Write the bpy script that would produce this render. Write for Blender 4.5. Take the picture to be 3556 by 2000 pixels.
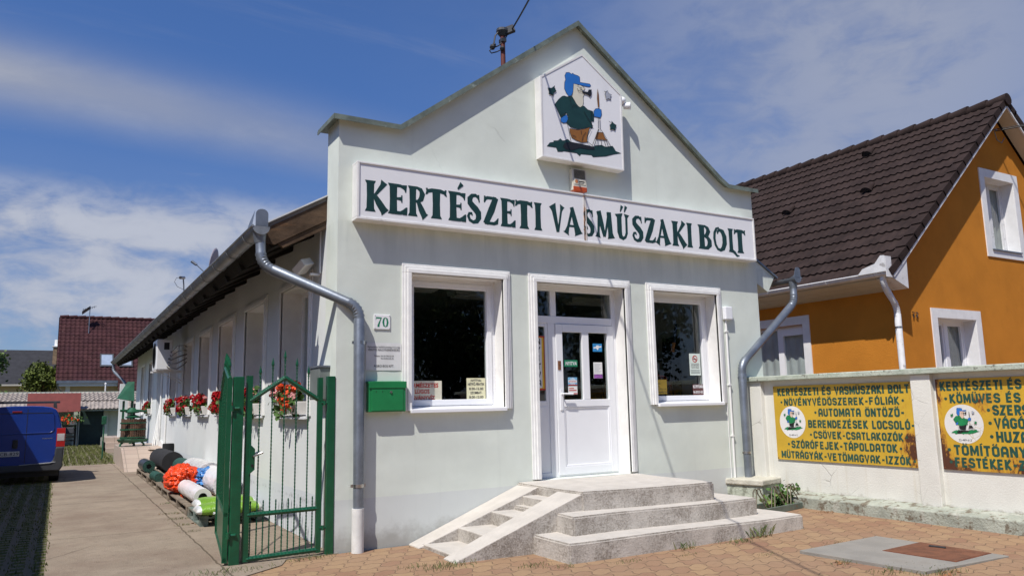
import bpy, bmesh, math, random
from math import sin, cos, pi, radians, sqrt
from mathutils import Vector, Matrix
from mathutils.geometry import tessellate_polygon

for o in list(bpy.data.objects): bpy.data.objects.remove(o)
scene = bpy.context.scene
COL = scene.collection
rnd = random.Random(7)

# ------------------------------------------------------------------ camera
def cam_axes(yaw, pitch, roll):
    f = Vector((sin(yaw)*cos(pitch), cos(yaw)*cos(pitch), sin(pitch)))
    r = Vector((cos(yaw), -sin(yaw), 0)); u = r.cross(f)
    c, s = cos(roll), sin(roll)
    return c*r+s*u, -s*r+c*u, f
R_, U_, F_ = cam_axes(0.532987104, 0.149589637, -0.0210895313)
cam_d = bpy.data.cameras.new('camera'); cam = bpy.data.objects.new('camera', cam_d); COL.objects.link(cam)
cam.matrix_world = Matrix(((R_.x, U_.x, -F_.x, -2.633), (R_.y, U_.y, -F_.y, -8.345), (R_.z, U_.z, -F_.z, 1.55), (0, 0, 0, 1)))
cam_d.sensor_width = 36; cam_d.lens = 36*2657.97/3556; cam_d.clip_start = .05; cam_d.clip_end = 3000
scene.camera = cam

# ------------------------------------------------------------------ node helper
def nd(nt, typ, ins=None, **props):
    n = nt.nodes.new(typ)
    for k, v in props.items(): setattr(n, k, v)
    for k, v in (ins or {}).items():
        if hasattr(v, 'is_output'): nt.links.new(v, n.inputs[k])
        elif hasattr(v, 'outputs'): nt.links.new(v.outputs[0], n.inputs[k])
        else: n.inputs[k].default_value = v
    return n
def ma(nt, op, a, b=None, c=None, clamp=False):
    ins = {0: a}
    if b is not None: ins[1] = b
    if c is not None: ins[2] = c
    return nd(nt, 'ShaderNodeMath', ins, operation=op, use_clamp=clamp).outputs[0]
def mapr(nt, v, a, b, c=0., d=1., smooth=True):
    return nd(nt, 'ShaderNodeMapRange', {0: v, 1: a, 2: b, 3: c, 4: d}, interpolation_type='SMOOTHSTEP' if smooth else 'LINEAR').outputs[0]
def mix(nt, f, a, b, blend='MIX'):
    n = nt.nodes.new('ShaderNodeMix'); n.data_type = 'RGBA'; n.blend_type = blend
    for i, v in ((0, f), (6, a), (7, b)):
        if hasattr(v, 'is_output'): nt.links.new(v, n.inputs[i])
        else: n.inputs[i].default_value = (*v, 1) if i > 0 and len(v) == 3 else v
    return n.outputs[2]

# ------------------------------------------------------------------ sky, sun, exposure
SUN_TO = Vector((-1, -.65, 1.8)).normalized()
EL = math.asin(SUN_TO.z); AZ = math.atan2(SUN_TO.x, SUN_TO.y)
world = bpy.data.worlds.new('World'); scene.world = world; world.use_nodes = True
wt = world.node_tree; wt.nodes.clear()
sky = nd(wt, 'ShaderNodeTexSky', sky_type='NISHITA', sun_disc=False, sun_elevation=EL, sun_rotation=AZ, air_density=1.0, dust_density=.6, ozone_density=2.5)
gen = nd(wt, 'ShaderNodeTexCoord').outputs['Generated']
sep = nd(wt, 'ShaderNodeSeparateXYZ', {0: gen})
zc = ma(wt, 'ADD', ma(wt, 'MAXIMUM', sep.outputs[2], 0.), .12)
px_ = ma(wt, 'DIVIDE', sep.outputs[0], zc); py_ = ma(wt, 'DIVIDE', sep.outputs[1], zc)
pl = nd(wt, 'ShaderNodeCombineXYZ', {0: px_, 1: py_}).outputs[0]
def wnoise(scale, detail, rough, sx=1, sy=1, rot=0., dist=0., off=(0, 0, 0)):
    m = nd(wt, 'ShaderNodeMapping', {0: pl, 1: off, 2: (0, 0, rot), 3: (sx, sy, 1)})
    return nd(wt, 'ShaderNodeTexNoise', {'Vector': m, 'Scale': scale, 'Detail': detail, 'Roughness': rough, 'Distortion': dist}).outputs[0]
def band(a, b, width, warp=0.):
    n = Vector(a).cross(Vector(b)).normalized()
    d = nd(wt, 'ShaderNodeVectorMath', {0: gen, 1: tuple(n)}, operation='DOT_PRODUCT').outputs['Value']
    if warp: d = ma(wt, 'ADD', d, warp)
    q = ma(wt, 'DIVIDE', d, width)
    return ma(wt, 'POWER', 2.718, ma(wt, 'MULTIPLY', ma(wt, 'MULTIPLY', q, q), -1.))
def blob(c, width):
    d = nd(wt, 'ShaderNodeVectorMath', {0: gen, 1: tuple(Vector(c).normalized())}, operation='DISTANCE').outputs['Value']
    q = ma(wt, 'DIVIDE', d, width)
    return ma(wt, 'POWER', 2.718, ma(wt, 'MULTIPLY', ma(wt, 'MULTIPLY', q, q), -1.))
n_big = wnoise(1.3, 6, .55, dist=.4)
n_fine = wnoise(3.2, 9, .62, sx=.75, sy=1.25, rot=.5, dist=.6, off=(3, 1, 0))
n_wisp = wnoise(1.5, 10, .66, sx=.45, sy=1.7, rot=-.7, dist=1.0, off=(7, 2, 0))
dirn = nd(wt, 'ShaderNodeMapping', {0: gen, 3: (1., 1., 2.4)})
n_puff = nd(wt, 'ShaderNodeTexNoise', {'Vector': dirn, 'Scale': 4.2, 'Detail': 9., 'Roughness': .6, 'Distortion': .35}).outputs[0]
n_mot = nd(wt, 'ShaderNodeTexNoise', {'Vector': nd(wt, 'ShaderNodeMapping', {0: gen, 2: (.2, .5, .3), 3: (1., 1., 2.)}), 'Scale': 15., 'Detail': 7., 'Roughness': .6, 'Distortion': .5}).outputs[0]
warp = ma(wt, 'MULTIPLY', ma(wt, 'SUBTRACT', n_big, .5), .025)
b1 = ma(wt, 'MULTIPLY', band((-.074, .931, .358), (.26, .909, .326), .036, warp), mapr(wt, nd(wt, 'ShaderNodeVectorMath', {0: gen, 1: (.30, .90, .31)}, operation='DISTANCE').outputs['Value'], .0, .38, .6, 1))
c1 = ma(wt, 'MULTIPLY', b1, mapr(wt, n_puff, .25, .65, .8, 1.))
low = mapr(wt, sep.outputs[2], .285, .215, 0, 1)
left = mapr(wt, sep.outputs[0], .55, .15, .0, 1)
c2 = ma(wt, 'MULTIPLY', ma(wt, 'MULTIPLY', low, left), mapr(wt, ma(wt, 'ADD', ma(wt, 'MULTIPLY', n_puff, .65), ma(wt, 'MULTIPLY', n_mot, .4)), .42, .62, .25, .95))
rb = ma(wt, 'MAXIMUM', blob((.80, .50, .40), .30), ma(wt, 'MULTIPLY', blob((.80, .56, .27), .28), .95))
c3 = ma(wt, 'MULTIPLY', rb, mapr(wt, ma(wt, 'ADD', ma(wt, 'MULTIPLY', n_puff, .6), ma(wt, 'MULTIPLY', n_mot, .45)), .36, .62, .5, 1.))
c4 = ma(wt, 'MULTIPLY', mapr(wt, n_wisp, .48, .8, 0, .36), mapr(wt, sep.outputs[2], .62, .2, .6, 1))
hz = ma(wt, 'MAXIMUM', mapr(wt, sep.outputs[2], .13, .0, 0, .72), mapr(wt, sep.outputs[2], .36, .12, 0, .30))
cl = ma(wt, 'MAXIMUM', ma(wt, 'MAXIMUM', ma(wt, 'MULTIPLY', c1, 1.), ma(wt, 'MULTIPLY', c2, .95)), ma(wt, 'MAXIMUM', ma(wt, 'MULTIPLY', c3, .82), ma(wt, 'MAXIMUM', c4, hz)), clamp=True)
tint = mix(wt, 1., sky.outputs[0], mix(wt, mapr(wt, sep.outputs[2], .16, .50), (.36, .52, .80), (.46, .65, .97)), 'MULTIPLY')
ccol = mix(wt, ma(wt, 'MULTIPLY', mapr(wt, ma(wt, 'ADD', ma(wt, 'MULTIPLY', n_puff, .7), ma(wt, 'MULTIPLY', n_mot, .3)), .38, .64), mapr(wt, c2, .1, .6, .25, 1)), (2.5, 2.75, 3.55), (4.1, 4.3, 4.9))
skyc = mix(wt, cl, tint, ccol)
bg = nd(wt, 'ShaderNodeBackground', {'Color': skyc, 'Strength': .10})
nd(wt, 'ShaderNodeOutputWorld', {'Surface': bg})

sun_d = bpy.data.lights.new('sun', 'SUN'); sun_d.energy = 4.1; sun_d.angle = radians(.5); sun_d.color = (1, .95, .88)
sun = bpy.data.objects.new('sun', sun_d); COL.objects.link(sun)
sun.rotation_euler = (-SUN_TO).to_track_quat('-Z', 'Y').to_euler(); sun.location = (-12, -8, 20)
vs = scene.view_settings
vs.view_transform = 'Standard'; vs.look = 'None'; vs.exposure = .35; vs.gamma = 1; vs.use_curve_mapping = False
scene.render.engine = 'CYCLES'

# ------------------------------------------------------------------ materials
MATS = {}
def M(name, col, rough=.65, metal=0., var=.12, vs=4., bump=.0, bs=60., spec=.5, stain=None, extra=None, bd=.02, emit=None):
    if name in MATS: return MATS[name]
    m = bpy.data.materials.new(name); m.use_nodes = True; nt = m.node_tree; nt.nodes.clear()
    tc = nd(nt, 'ShaderNodeTexCoord').outputs['Object']
    c = (*col, 1)
    if var:
        n = nd(nt, 'ShaderNodeTexNoise', {'Vector': tc, 'Scale': vs, 'Detail': 5., 'Roughness': .6}).outputs[0]
        c = mix(nt, mapr(nt, n, .3, .7), tuple(x*(1-var) for x in col), tuple(min(1, x*(1+var)) for x in col))
    if stain:
        for (sc, scl, lo, hi, amt) in stain:
            mp = nd(nt, 'ShaderNodeMapping', {0: tc, 3: scl if isinstance(scl, tuple) else (scl,)*3})
            n = nd(nt, 'ShaderNodeTexNoise', {'Vector': mp, 'Scale': 1., 'Detail': 8., 'Roughness': .65}).outputs[0]
            c = mix(nt, mapr(nt, n, lo, hi, 0, amt), c, sc)
    bs_in = {'Roughness': rough, 'Metallic': metal, 'Specular IOR Level': spec}
    p = nd(nt, 'ShaderNodeBsdfPrincipled', bs_in)
    hgt = None
    if bump:
        hgt = nd(nt, 'ShaderNodeTexNoise', {'Vector': tc, 'Scale': bs, 'Detail': 6., 'Roughness': .6}).outputs[0]
    if extra: c, hgt = extra(nt, tc, c, hgt, p)
    if hgt is not None:
        b = nd(nt, 'ShaderNodeBump', {'Strength': bump or .3, 'Distance': bd, 'Height': hgt}); nt.links.new(b.outputs[0], p.inputs['Normal'])
    if hasattr(c, 'is_output'): nt.links.new(c, p.inputs['Base Color'])
    else: p.inputs['Base Color'].default_value = c
    if emit: p.inputs['Emission Color'].default_value = (*emit[0], 1); p.inputs['Emission Strength'].default_value = emit[1]
    nd(nt, 'ShaderNodeOutputMaterial', {'Surface': p})
    MATS[name] = m; return m

def cracks(nt, tc, c, scale, lo, dark, maskscale=.6, mlo=.55, w=.012):
    wv = nd(nt, 'ShaderNodeTexNoise', {'Vector': tc, 'Scale': scale*3, 'Detail': 4.}).outputs[1]
    v = nd(nt, 'ShaderNodeVectorMath', {0: tc, 1: nd(nt, 'ShaderNodeVectorMath', {0: wv, 3: .12/scale}, operation='SCALE').outputs[0]}, operation='ADD').outputs[0]
    e = nd(nt, 'ShaderNodeTexVoronoi', {'Vector': v, 'Scale': scale}, feature='DISTANCE_TO_EDGE').outputs[0]
    msk = nd(nt, 'ShaderNodeTexNoise', {'Vector': tc, 'Scale': maskscale, 'Detail': 3.}).outputs[0]
    f = ma(nt, 'MULTIPLY', mapr(nt, e, w, 0.), mapr(nt, msk, mlo, mlo+.12))
    return mix(nt, ma(nt, 'MULTIPLY', f, lo), c, dark), f

def ex_facade(nt, tc, c, h, p):
    s = nd(nt, 'ShaderNodeSeparateXYZ', {0: tc})
    wob = nd(nt, 'ShaderNodeTexNoise', {'Vector': tc, 'Scale': 3., 'Detail': 4.}).outputs[0]
    z2 = ma(nt, 'ADD', s.outputs[2], ma(nt, 'MULTIPLY', ma(nt, 'SUBTRACT', wob, .5), .02))
    band_ = mapr(nt, z2, .553, .547)
    c = mix(nt, band_, c, (.60, .632, .612))
    # rising-damp grime with an uneven upper edge, and rain streaks
    g = nd(nt, 'ShaderNodeTexNoise', {'Vector': tc, 'Scale': 5., 'Detail': 8., 'Roughness': .7}).outputs[0]
    zz = ma(nt, 'ADD', s.outputs[2], ma(nt, 'MULTIPLY', g, -.5))
    c = mix(nt, mapr(nt, zz, .06, -.22, 0, .65), c, (.27, .265, .235))
    st = nd(nt, 'ShaderNodeTexNoise', {'Vector': nd(nt, 'ShaderNodeMapping', {0: tc, 3: (9., 9., .35)}), 'Scale': 1., 'Detail': 6., 'Roughness': .6}).outputs[0]
    c = mix(nt, mapr(nt, st, .58, .82, 0, .22), c, (.36, .41, .37))
    under = ma(nt, 'MULTIPLY', mapr(nt, s.outputs[2], 2.95, 3.66), mapr(nt, s.outputs[2], 3.68, 3.66))
    st2 = nd(nt, 'ShaderNodeTexNoise', {'Vector': nd(nt, 'ShaderNodeMapping', {0: tc, 3: (5., 5., .5)}), 'Scale': 1., 'Detail': 7., 'Roughness': .65}).outputs[0]
    c = mix(nt, ma(nt, 'MULTIPLY', under, mapr(nt, st2, .38, .62, .0, .35)), c, (.40, .46, .42))
    pt = nd(nt, 'ShaderNodeTexNoise', {'Vector': tc, 'Scale': .8, 'Detail': 6., 'Roughness': .6}).outputs[0]
    c = mix(nt, mapr(nt, pt, .48, .75, 0, .16), c, (.55, .575, .52))
    c, f = cracks(nt, tc, c, .55, .7, (.26, .26, .24), .5, .62, .004)
    big = nd(nt, 'ShaderNodeTexNoise', {'Vector': tc, 'Scale': 1.6, 'Detail': 3.}).outputs[0]
    h = ma(nt, 'ADD', ma(nt, 'MULTIPLY', h, .25), ma(nt, 'MULTIPLY', big, 2.2))
    h = ma(nt, 'SUBTRACT', h, ma(nt, 'MULTIPLY', f, .6))
    return c, h
m_facade = M('pale green plaster', (.65, .695, .632), .9, var=.05, vs=1.5, bump=.5, bs=90, extra=ex_facade, spec=.2, bd=.012)
def ex_side(nt, tc, c, h, p):
    s = nd(nt, 'ShaderNodeSeparateXYZ', {0: tc})
    c = mix(nt, mapr(nt, s.outputs[2], .553, .547), c, (.60, .635, .655))
    g = nd(nt, 'ShaderNodeTexNoise', {'Vector': tc, 'Scale': 6., 'Detail': 8., 'Roughness': .75}).outputs[0]
    zz = ma(nt, 'ADD', ma(nt, 'ABSOLUTE', ma(nt, 'SUBTRACT', s.outputs[2], .45)), ma(nt, 'MULTIPLY', g, -.5))
    c = mix(nt, mapr(nt, zz, -.22, -.32, 0, .6), c, (.2, .2, .2))
    big = nd(nt, 'ShaderNodeTexNoise', {'Vector': tc, 'Scale': 1.6, 'Detail': 3.}).outputs[0]
    return c, ma(nt, 'ADD', ma(nt, 'MULTIPLY', h, .25), big)
m_side = M('white plaster', (.66, .685, .675), .9, var=.04, vs=1.2, bump=.35, bs=90, extra=ex_side, spec=.2, bd=.012)
m_trim = M('white painted trim', (.78, .78, .76), .6, var=.05, vs=8, bump=.15, bs=70, stain=[((.45, .44, .4), 4., .6, .8, .5)], bd=.004)
m_reveal = M('white painted reveal', (.76, .75, .72), .8, var=.05, vs=6, bump=.1, bs=60, bd=.004)
m_pvc = M('white plastic frame', (.80, .81, .83), .32, var=.02, vs=2)
m_sheet = M('white sign plastic', (.80, .80, .81), .35, var=.025, vs=1.5, stain=[((.5, .5, .52), (1.5, 1.5, .6), .62, .85, .35)])
m_case = M('white sign casing', (.74, .73, .71), .45, var=.06, vs=5, stain=[((.38, .36, .33), 5., .6, .8, .6)])
m_dkgreen = M('dark green lettering film', (.012, .045, .040), .4, var=.15, vs=6)
m_blue = M('blue film', (.025, .16, .52), .45, var=.08)
m_brown = M('brown film', (.26, .105, .02), .5, var=.1)
m_cream = M('cream film', (.66, .63, .52), .5, var=.05)
m_black = M('black film', (.012, .012, .014), .5, var=.1)
m_greyfilm = M('grey film', (.36, .38, .44), .5, var=.1)
m_white = M('white film', (.78, .78, .78), .5, var=.03)
m_red = M('red film', (.5, .03, .02), .5, var=.1)
m_emerald = M('emerald film', (.01, .19, .09), .45, var=.1)
m_yellowfilm = M('yellow film', (.72, .45, .03), .5, var=.08)
m_zinc = M('zinc grey metal', (.20, .225, .26), .42, metal=.55, var=.16, vs=5, bump=.08, bs=30, stain=[((.42, .45, .48), (3., 3., 3.), .62, .75, .5)])
m_zincdk = M('weathered gutter metal', (.24, .26, .28), .5, metal=.4, var=.2, vs=3, stain=[((.07, .07, .07), 2.5, .5, .72, .6)])
m_flash = M('green grey flashing', (.17, .20, .165), .55, metal=.3, var=.25, vs=6, stain=[((.45, .52, .45), 9., .58, .7, .7)])
m_wood = M('old brown timber', (.075, .048, .030), .85, var=.35, vs=3, bump=.5, bs=12, stain=[((.20, .095, .04), (.5, .5, 5.), .52, .66, .7), ((.03, .025, .02), (1., 1., 9.), .5, .7, .8)], spec=.2)
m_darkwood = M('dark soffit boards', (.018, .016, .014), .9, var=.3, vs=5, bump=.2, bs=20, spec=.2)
def ex_gate(nt, tc, c, h, p):
    v = nd(nt, 'ShaderNodeTexVoronoi', {'Vector': tc, 'Scale': 45.}).outputs[0]
    return c, ma(nt, 'ADD', ma(nt, 'MULTIPLY', v, .8), h)
m_gate = M('green enamel paint', (.006, .078, .034), .32, var=.15, vs=5, bump=.25, bs=15, extra=ex_gate, bd=.006)
m_mail = M('bright green enamel', (.012, .19, .06), .35, var=.12, vs=4, stain=[((.02, .09, .04), 7., .6, .78, .5)])
m_steel = M('bare steel', (.5, .5, .5), .3, metal=1, var=.1)
m_rusty = M('rusty iron', (.17, .052, .024), .85, var=.35, vs=8, bump=.3, bs=60, stain=[((.3, .12, .05), 6., .5, .75, .7)])
m_mastred = M('red oxide pipe', (.14, .03, .02), .7, var=.25, vs=6)
m_rubber = M('black rubber', (.015, .015, .017), .6, var=.1)
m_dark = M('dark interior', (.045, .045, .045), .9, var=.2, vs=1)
def glassmat(name, tint, base=.0, rough=.0):
    m = bpy.data.materials.new(name); m.use_nodes = True; nt = m.node_tree; nt.nodes.clear()
    tc = nd(nt, 'ShaderNodeTexCoord').outputs['Object']
    n = nd(nt, 'ShaderNodeTexNoise', {'Vector': tc, 'Scale': 1.5, 'Detail': 2.}).outputs[0]
    b = nd(nt, 'ShaderNodeBump', {'Strength': .04, 'Distance': .02, 'Height': n})
    f = nd(nt, 'ShaderNodeFresnel', {'IOR': 1.5, 'Normal': b})
    t = nd(nt, 'ShaderNodeBsdfTransparent', {'Color': (*tint, 1)})
    g = nd(nt, 'ShaderNodeBsdfGlossy', {'Color': (.95, .97, 1, 1), 'Roughness': rough, 'Normal': b})
    mx = nd(nt, 'ShaderNodeMixShader', {0: ma(nt, 'MULTIPLY', ma(nt, 'MULTIPLY', f, 1.5, clamp=True), ma(nt, 'SUBTRACT', 1., nd(nt, 'ShaderNodeNewGeometry').outputs['Backfacing'])), 1: t, 2: g})
    nd(nt, 'ShaderNodeOutputMaterial', {'Surface': mx}); return m
m_glass = glassmat('window glass', (.80, .83, .82))
# curtains, orange house etc. are declared with their objects

# ------------------------------------------------------------------ mesh helper
class G:
    def __init__(s): s.v = []; s.f = []; s.m = []
    def poly(s, pts, mi=0):
        b = len(s.v); s.v += [tuple(p) for p in pts]; s.f.append(tuple(range(b, b+len(pts)))); s.m.append(mi); return s
    def raw(s, vs, fs, mi=0):
        b = len(s.v); s.v += [tuple(p) for p in vs]
        for f in fs: s.f.append(tuple(i+b for i in f)); s.m.append(mi)
        return s
    def box(s, a, b, mi=0):
        x0, y0, z0 = (min(a[i], b[i]) for i in range(3)); x1, y1, z1 = (max(a[i], b[i]) for i in range(3))
        return s.raw([(x0,y0,z0),(x1,y0,z0),(x1,y1,z0),(x0,y1,z0),(x0,y0,z1),(x1,y0,z1),(x1,y1,z1),(x0,y1,z1)],
            [(0,3,2,1),(4,5,6,7),(0,1,5,4),(1,2,6,5),(2,3,7,6),(3,0,4,7)], mi)
    def obox(s, o, ax, ay, az, a, b, mi=0):      # oriented box
        n0 = len(s.v); s.box(a, b, mi)
        for i in range(n0, len(s.v)):
            v = s.v[i]; s.v[i] = tuple(o+ax*v[0]+ay*v[1]+az*v[2])
        return s
    def prism(s, pts, axis, lo, hi, mi=0, holes=(), side_mi=None):
        def P(p, d): return {'y': (p[0], d, p[1]), 'x': (d, p[0], p[1]), 'z': (p[0], p[1], d)}[axis]
        loops = [list(pts)]+[list(h) for h in holes]
        if holes: tris = tessellate_polygon([[Vector((p[0], p[1], 0)) for p in l] for l in loops])
        flat = [p for l in loops for p in l]; n = len(flat)
        vs_ = [P(p, lo) for p in flat]+[P(p, hi) for p in flat]
        fs = []; 
        if holes:
            for t in tris: fs.append(tuple(t)); fs.append(tuple(i+n for i in reversed(t)))
        else: fs += [tuple(range(n)), tuple(range(2*n-1, n-1, -1))]
        s.raw(vs_, fs, mi)
        st = 0; sf = []
        for l in loops:
            k = len(l)
            for i in range(k):
                a, b = st+i, st+(i+1) % k; sf.append((a, b, b+n, a+n))
            st += k
        b0 = len(s.v)-2*n
        for f in sf: s.f.append(tuple(i+b0 for i in f)); s.m.append(mi if side_mi is None else side_mi)
        return s
    def tube(s, pts, r, n=8, mi=0, caps=True, up=None):
        pts = [Vector(p) for p in pts]; rr = r if isinstance(r, (list, tuple)) else [r]*len(pts)
        rings = []; prev = None
        for i, p in enumerate(pts):
            t = (pts[min(i+1, len(pts)-1)]-pts[max(i-1, 0)]).normalized()
            if prev is None:
                a = Vector((0, 0, 1)) if abs(t.z) < .9 else Vector((1, 0, 0))
                x = t.cross(a).normalized()
            else: x = (prev-t*prev.dot(t)).normalized()
            prev = x; y = t.cross(x)
            rings.append([p+(x*cos(2*pi*k/n)+y*sin(2*pi*k/n))*rr[i] for k in range(n)])
        b = len(s.v); s.v += [tuple(v) for rg in rings for v in rg]
        for i in range(len(pts)-1):
            for k in range(n):
                s.f.append((b+i*n+k, b+i*n+(k+1) % n, b+(i+1)*n+(k+1) % n, b+(i+1)*n+k)); s.m.append(mi)
        if caps:
            s.f.append(tuple(b+k for k in reversed(range(n)))); s.m.append(mi)
            s.f.append(tuple(b+(len(pts)-1)*n+k for k in range(n))); s.m.append(mi)
        return s
    def lathe(s, c, prof, n=24, mi=0, caps=True):
        b = len(s.v); c = Vector(c)
        for r, z in prof: s.v += [(c.x+r*cos(2*pi*k/n), c.y+r*sin(2*pi*k/n), c.z+z) for k in range(n)]
        for i in range(len(prof)-1):
            for k in range(n): s.f.append((b+i*n+k, b+i*n+(k+1) % n, b+(i+1)*n+(k+1) % n, b+(i+1)*n+k)); s.m.append(mi)
        if caps:
            s.f.append(tuple(b+k for k in reversed(range(n)))); s.m.append(mi)
            s.f.append(tuple(b+(len(prof)-1)*n+k for k in range(n))); s.m.append(mi)
        return s
    def ball(s, c, r, n=8, mi=0, sc=(1, 1, 1), jit=0, rg=rnd):
        c = Vector(c); b = len(s.v); R = n//2
        s.v.append((c.x, c.y, c.z-r*sc[2]))
        for i in range(1, R):
            a = pi*i/R
            for k in range(n):
                q = 1+rg.uniform(-jit, jit)
                s.v.append((c.x+r*sc[0]*q*sin(a)*cos(2*pi*k/n), c.y+r*sc[1]*q*sin(a)*sin(2*pi*k/n), c.z-r*sc[2]*q*cos(a)))
        s.v.append((c.x, c.y, c.z+r*sc[2])); top = len(s.v)-1
        for k in range(n):
            s.f.append((b, b+1+(k+1) % n, b+1+k)); s.m.append(mi)
            s.f.append((top, b+1+(R-2)*n+k, b+1+(R-2)*n+(k+1) % n)); s.m.append(mi)
        for i in range(R-2):
            for k in range(n):
                s.f.append((b+1+i*n+k, b+1+i*n+(k+1) % n, b+1+(i+1)*n+(k+1) % n, b+1+(i+1)*n+k)); s.m.append(mi)
        return s
    def build(s, name, mats, parent=None, smooth=None, bevel=0, norm=True):
        me = bpy.data.meshes.new(name); me.from_pydata(s.v, [], s.f)
        ms = mats if isinstance(mats, (list, tuple)) else [mats]
        for m in ms: me.materials.append(m)
        me.polygons.foreach_set('material_index', s.m); me.update()
        if norm:
            bm = bmesh.new(); bm.from_mesh(me); bmesh.ops.recalc_face_normals(bm, faces=bm.faces[:]); bm.to_mesh(me); bm.free()
        if smooth is not None:
            me.polygons.foreach_set('use_smooth', [True]*len(me.polygons))
            me.set_sharp_from_angle(angle=radians(smooth))
        o = bpy.data.objects.new(name, me); COL.objects.link(o)
        if bevel:
            bv = o.modifiers.new('bevel', 'BEVEL'); bv.width = bevel; bv.segments = 2; bv.limit_method = 'ANGLE'; bv.angle_limit = radians(40)
        if parent: attach(o, parent)
        return o
def attach(o, parent):
    o.parent = parent
    p = parent; L = Matrix.Identity(4); chain = []
    while p is not None: chain.append(p); p = p.parent
    M_ = Matrix.Identity(4)
    for q in reversed(chain): M_ = M_ @ (q.matrix_parent_inverse if q.parent else Matrix.Identity(4)) @ q.matrix_basis
    o.matrix_parent_inverse = M_.inverted()
def tag(o, label, cat, group=None, kind=None):
    if label: o['label'] = label
    if cat: o['category'] = cat
    if group: o['group'] = group
    if kind: o['kind'] = kind
    return o
def thing(name, label, cat, loc=(0, 0, 0), rz=0., group=None):
    o = bpy.data.objects.new(name, None); COL.objects.link(o); o.location = loc; o.rotation_euler = (0, 0, rz); o.empty_display_size = .2
    return tag(o, label, cat, group)
def struct(o): o['kind'] = 'structure'; return o
def copy_thing(o, loc, rz=None, label=None):
    def rec(ob, par):
        c = ob.copy(); COL.objects.link(c)
        if par: c.parent = par
        for ch in list(ob.children): rec(ch, c)
        return c
    c = rec(o, None); c.location = loc
    if rz is not None: c.rotation_euler = (0, 0, rz)
    if label: c['label'] = label
    return c

# ------------------------------------------------------------------ lettering
def ribbon(g, pts, w, fr, d, mi=0):
    """flat painted stroke: pts 2-D, w width(s); fr maps (u, v, depth) to world"""
    P = [Vector(p) for p in pts]; n = len(P); ww = w if isinstance(w, (list, tuple)) else [w]*n
    L = []; R = []
    for i in range(n):
        a = P[max(i-1, 0)]; b = P[min(i+1, n-1)]
        if 0 < i < n-1:
            t1 = (P[i]-a).normalized(); t2 = (b-P[i]).normalized(); t = (t1+t2)
            t = t.normalized() if t.length > 1e-4 else t1
            k = 1/max(.5, abs(t.dot(t1)))
        else: t = (b-a).normalized(); k = 1
        nn = Vector((-t.y, t.x))*ww[i]*.5*k
        L.append(P[i]+nn); R.append(P[i]-nn)
    for i in range(n-1):
        g.poly([fr(*q, d) for q in (R[i], R[i+1], L[i+1], L[i])], mi)
def arcp(cx, cy, rx, ry, a0, a1, n=5): return [(cx+rx*cos(radians(a0+(a1-a0)*i/n)), cy+ry*sin(radians(a0+(a1-a0)*i/n))) for i in range(n+1)]
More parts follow.
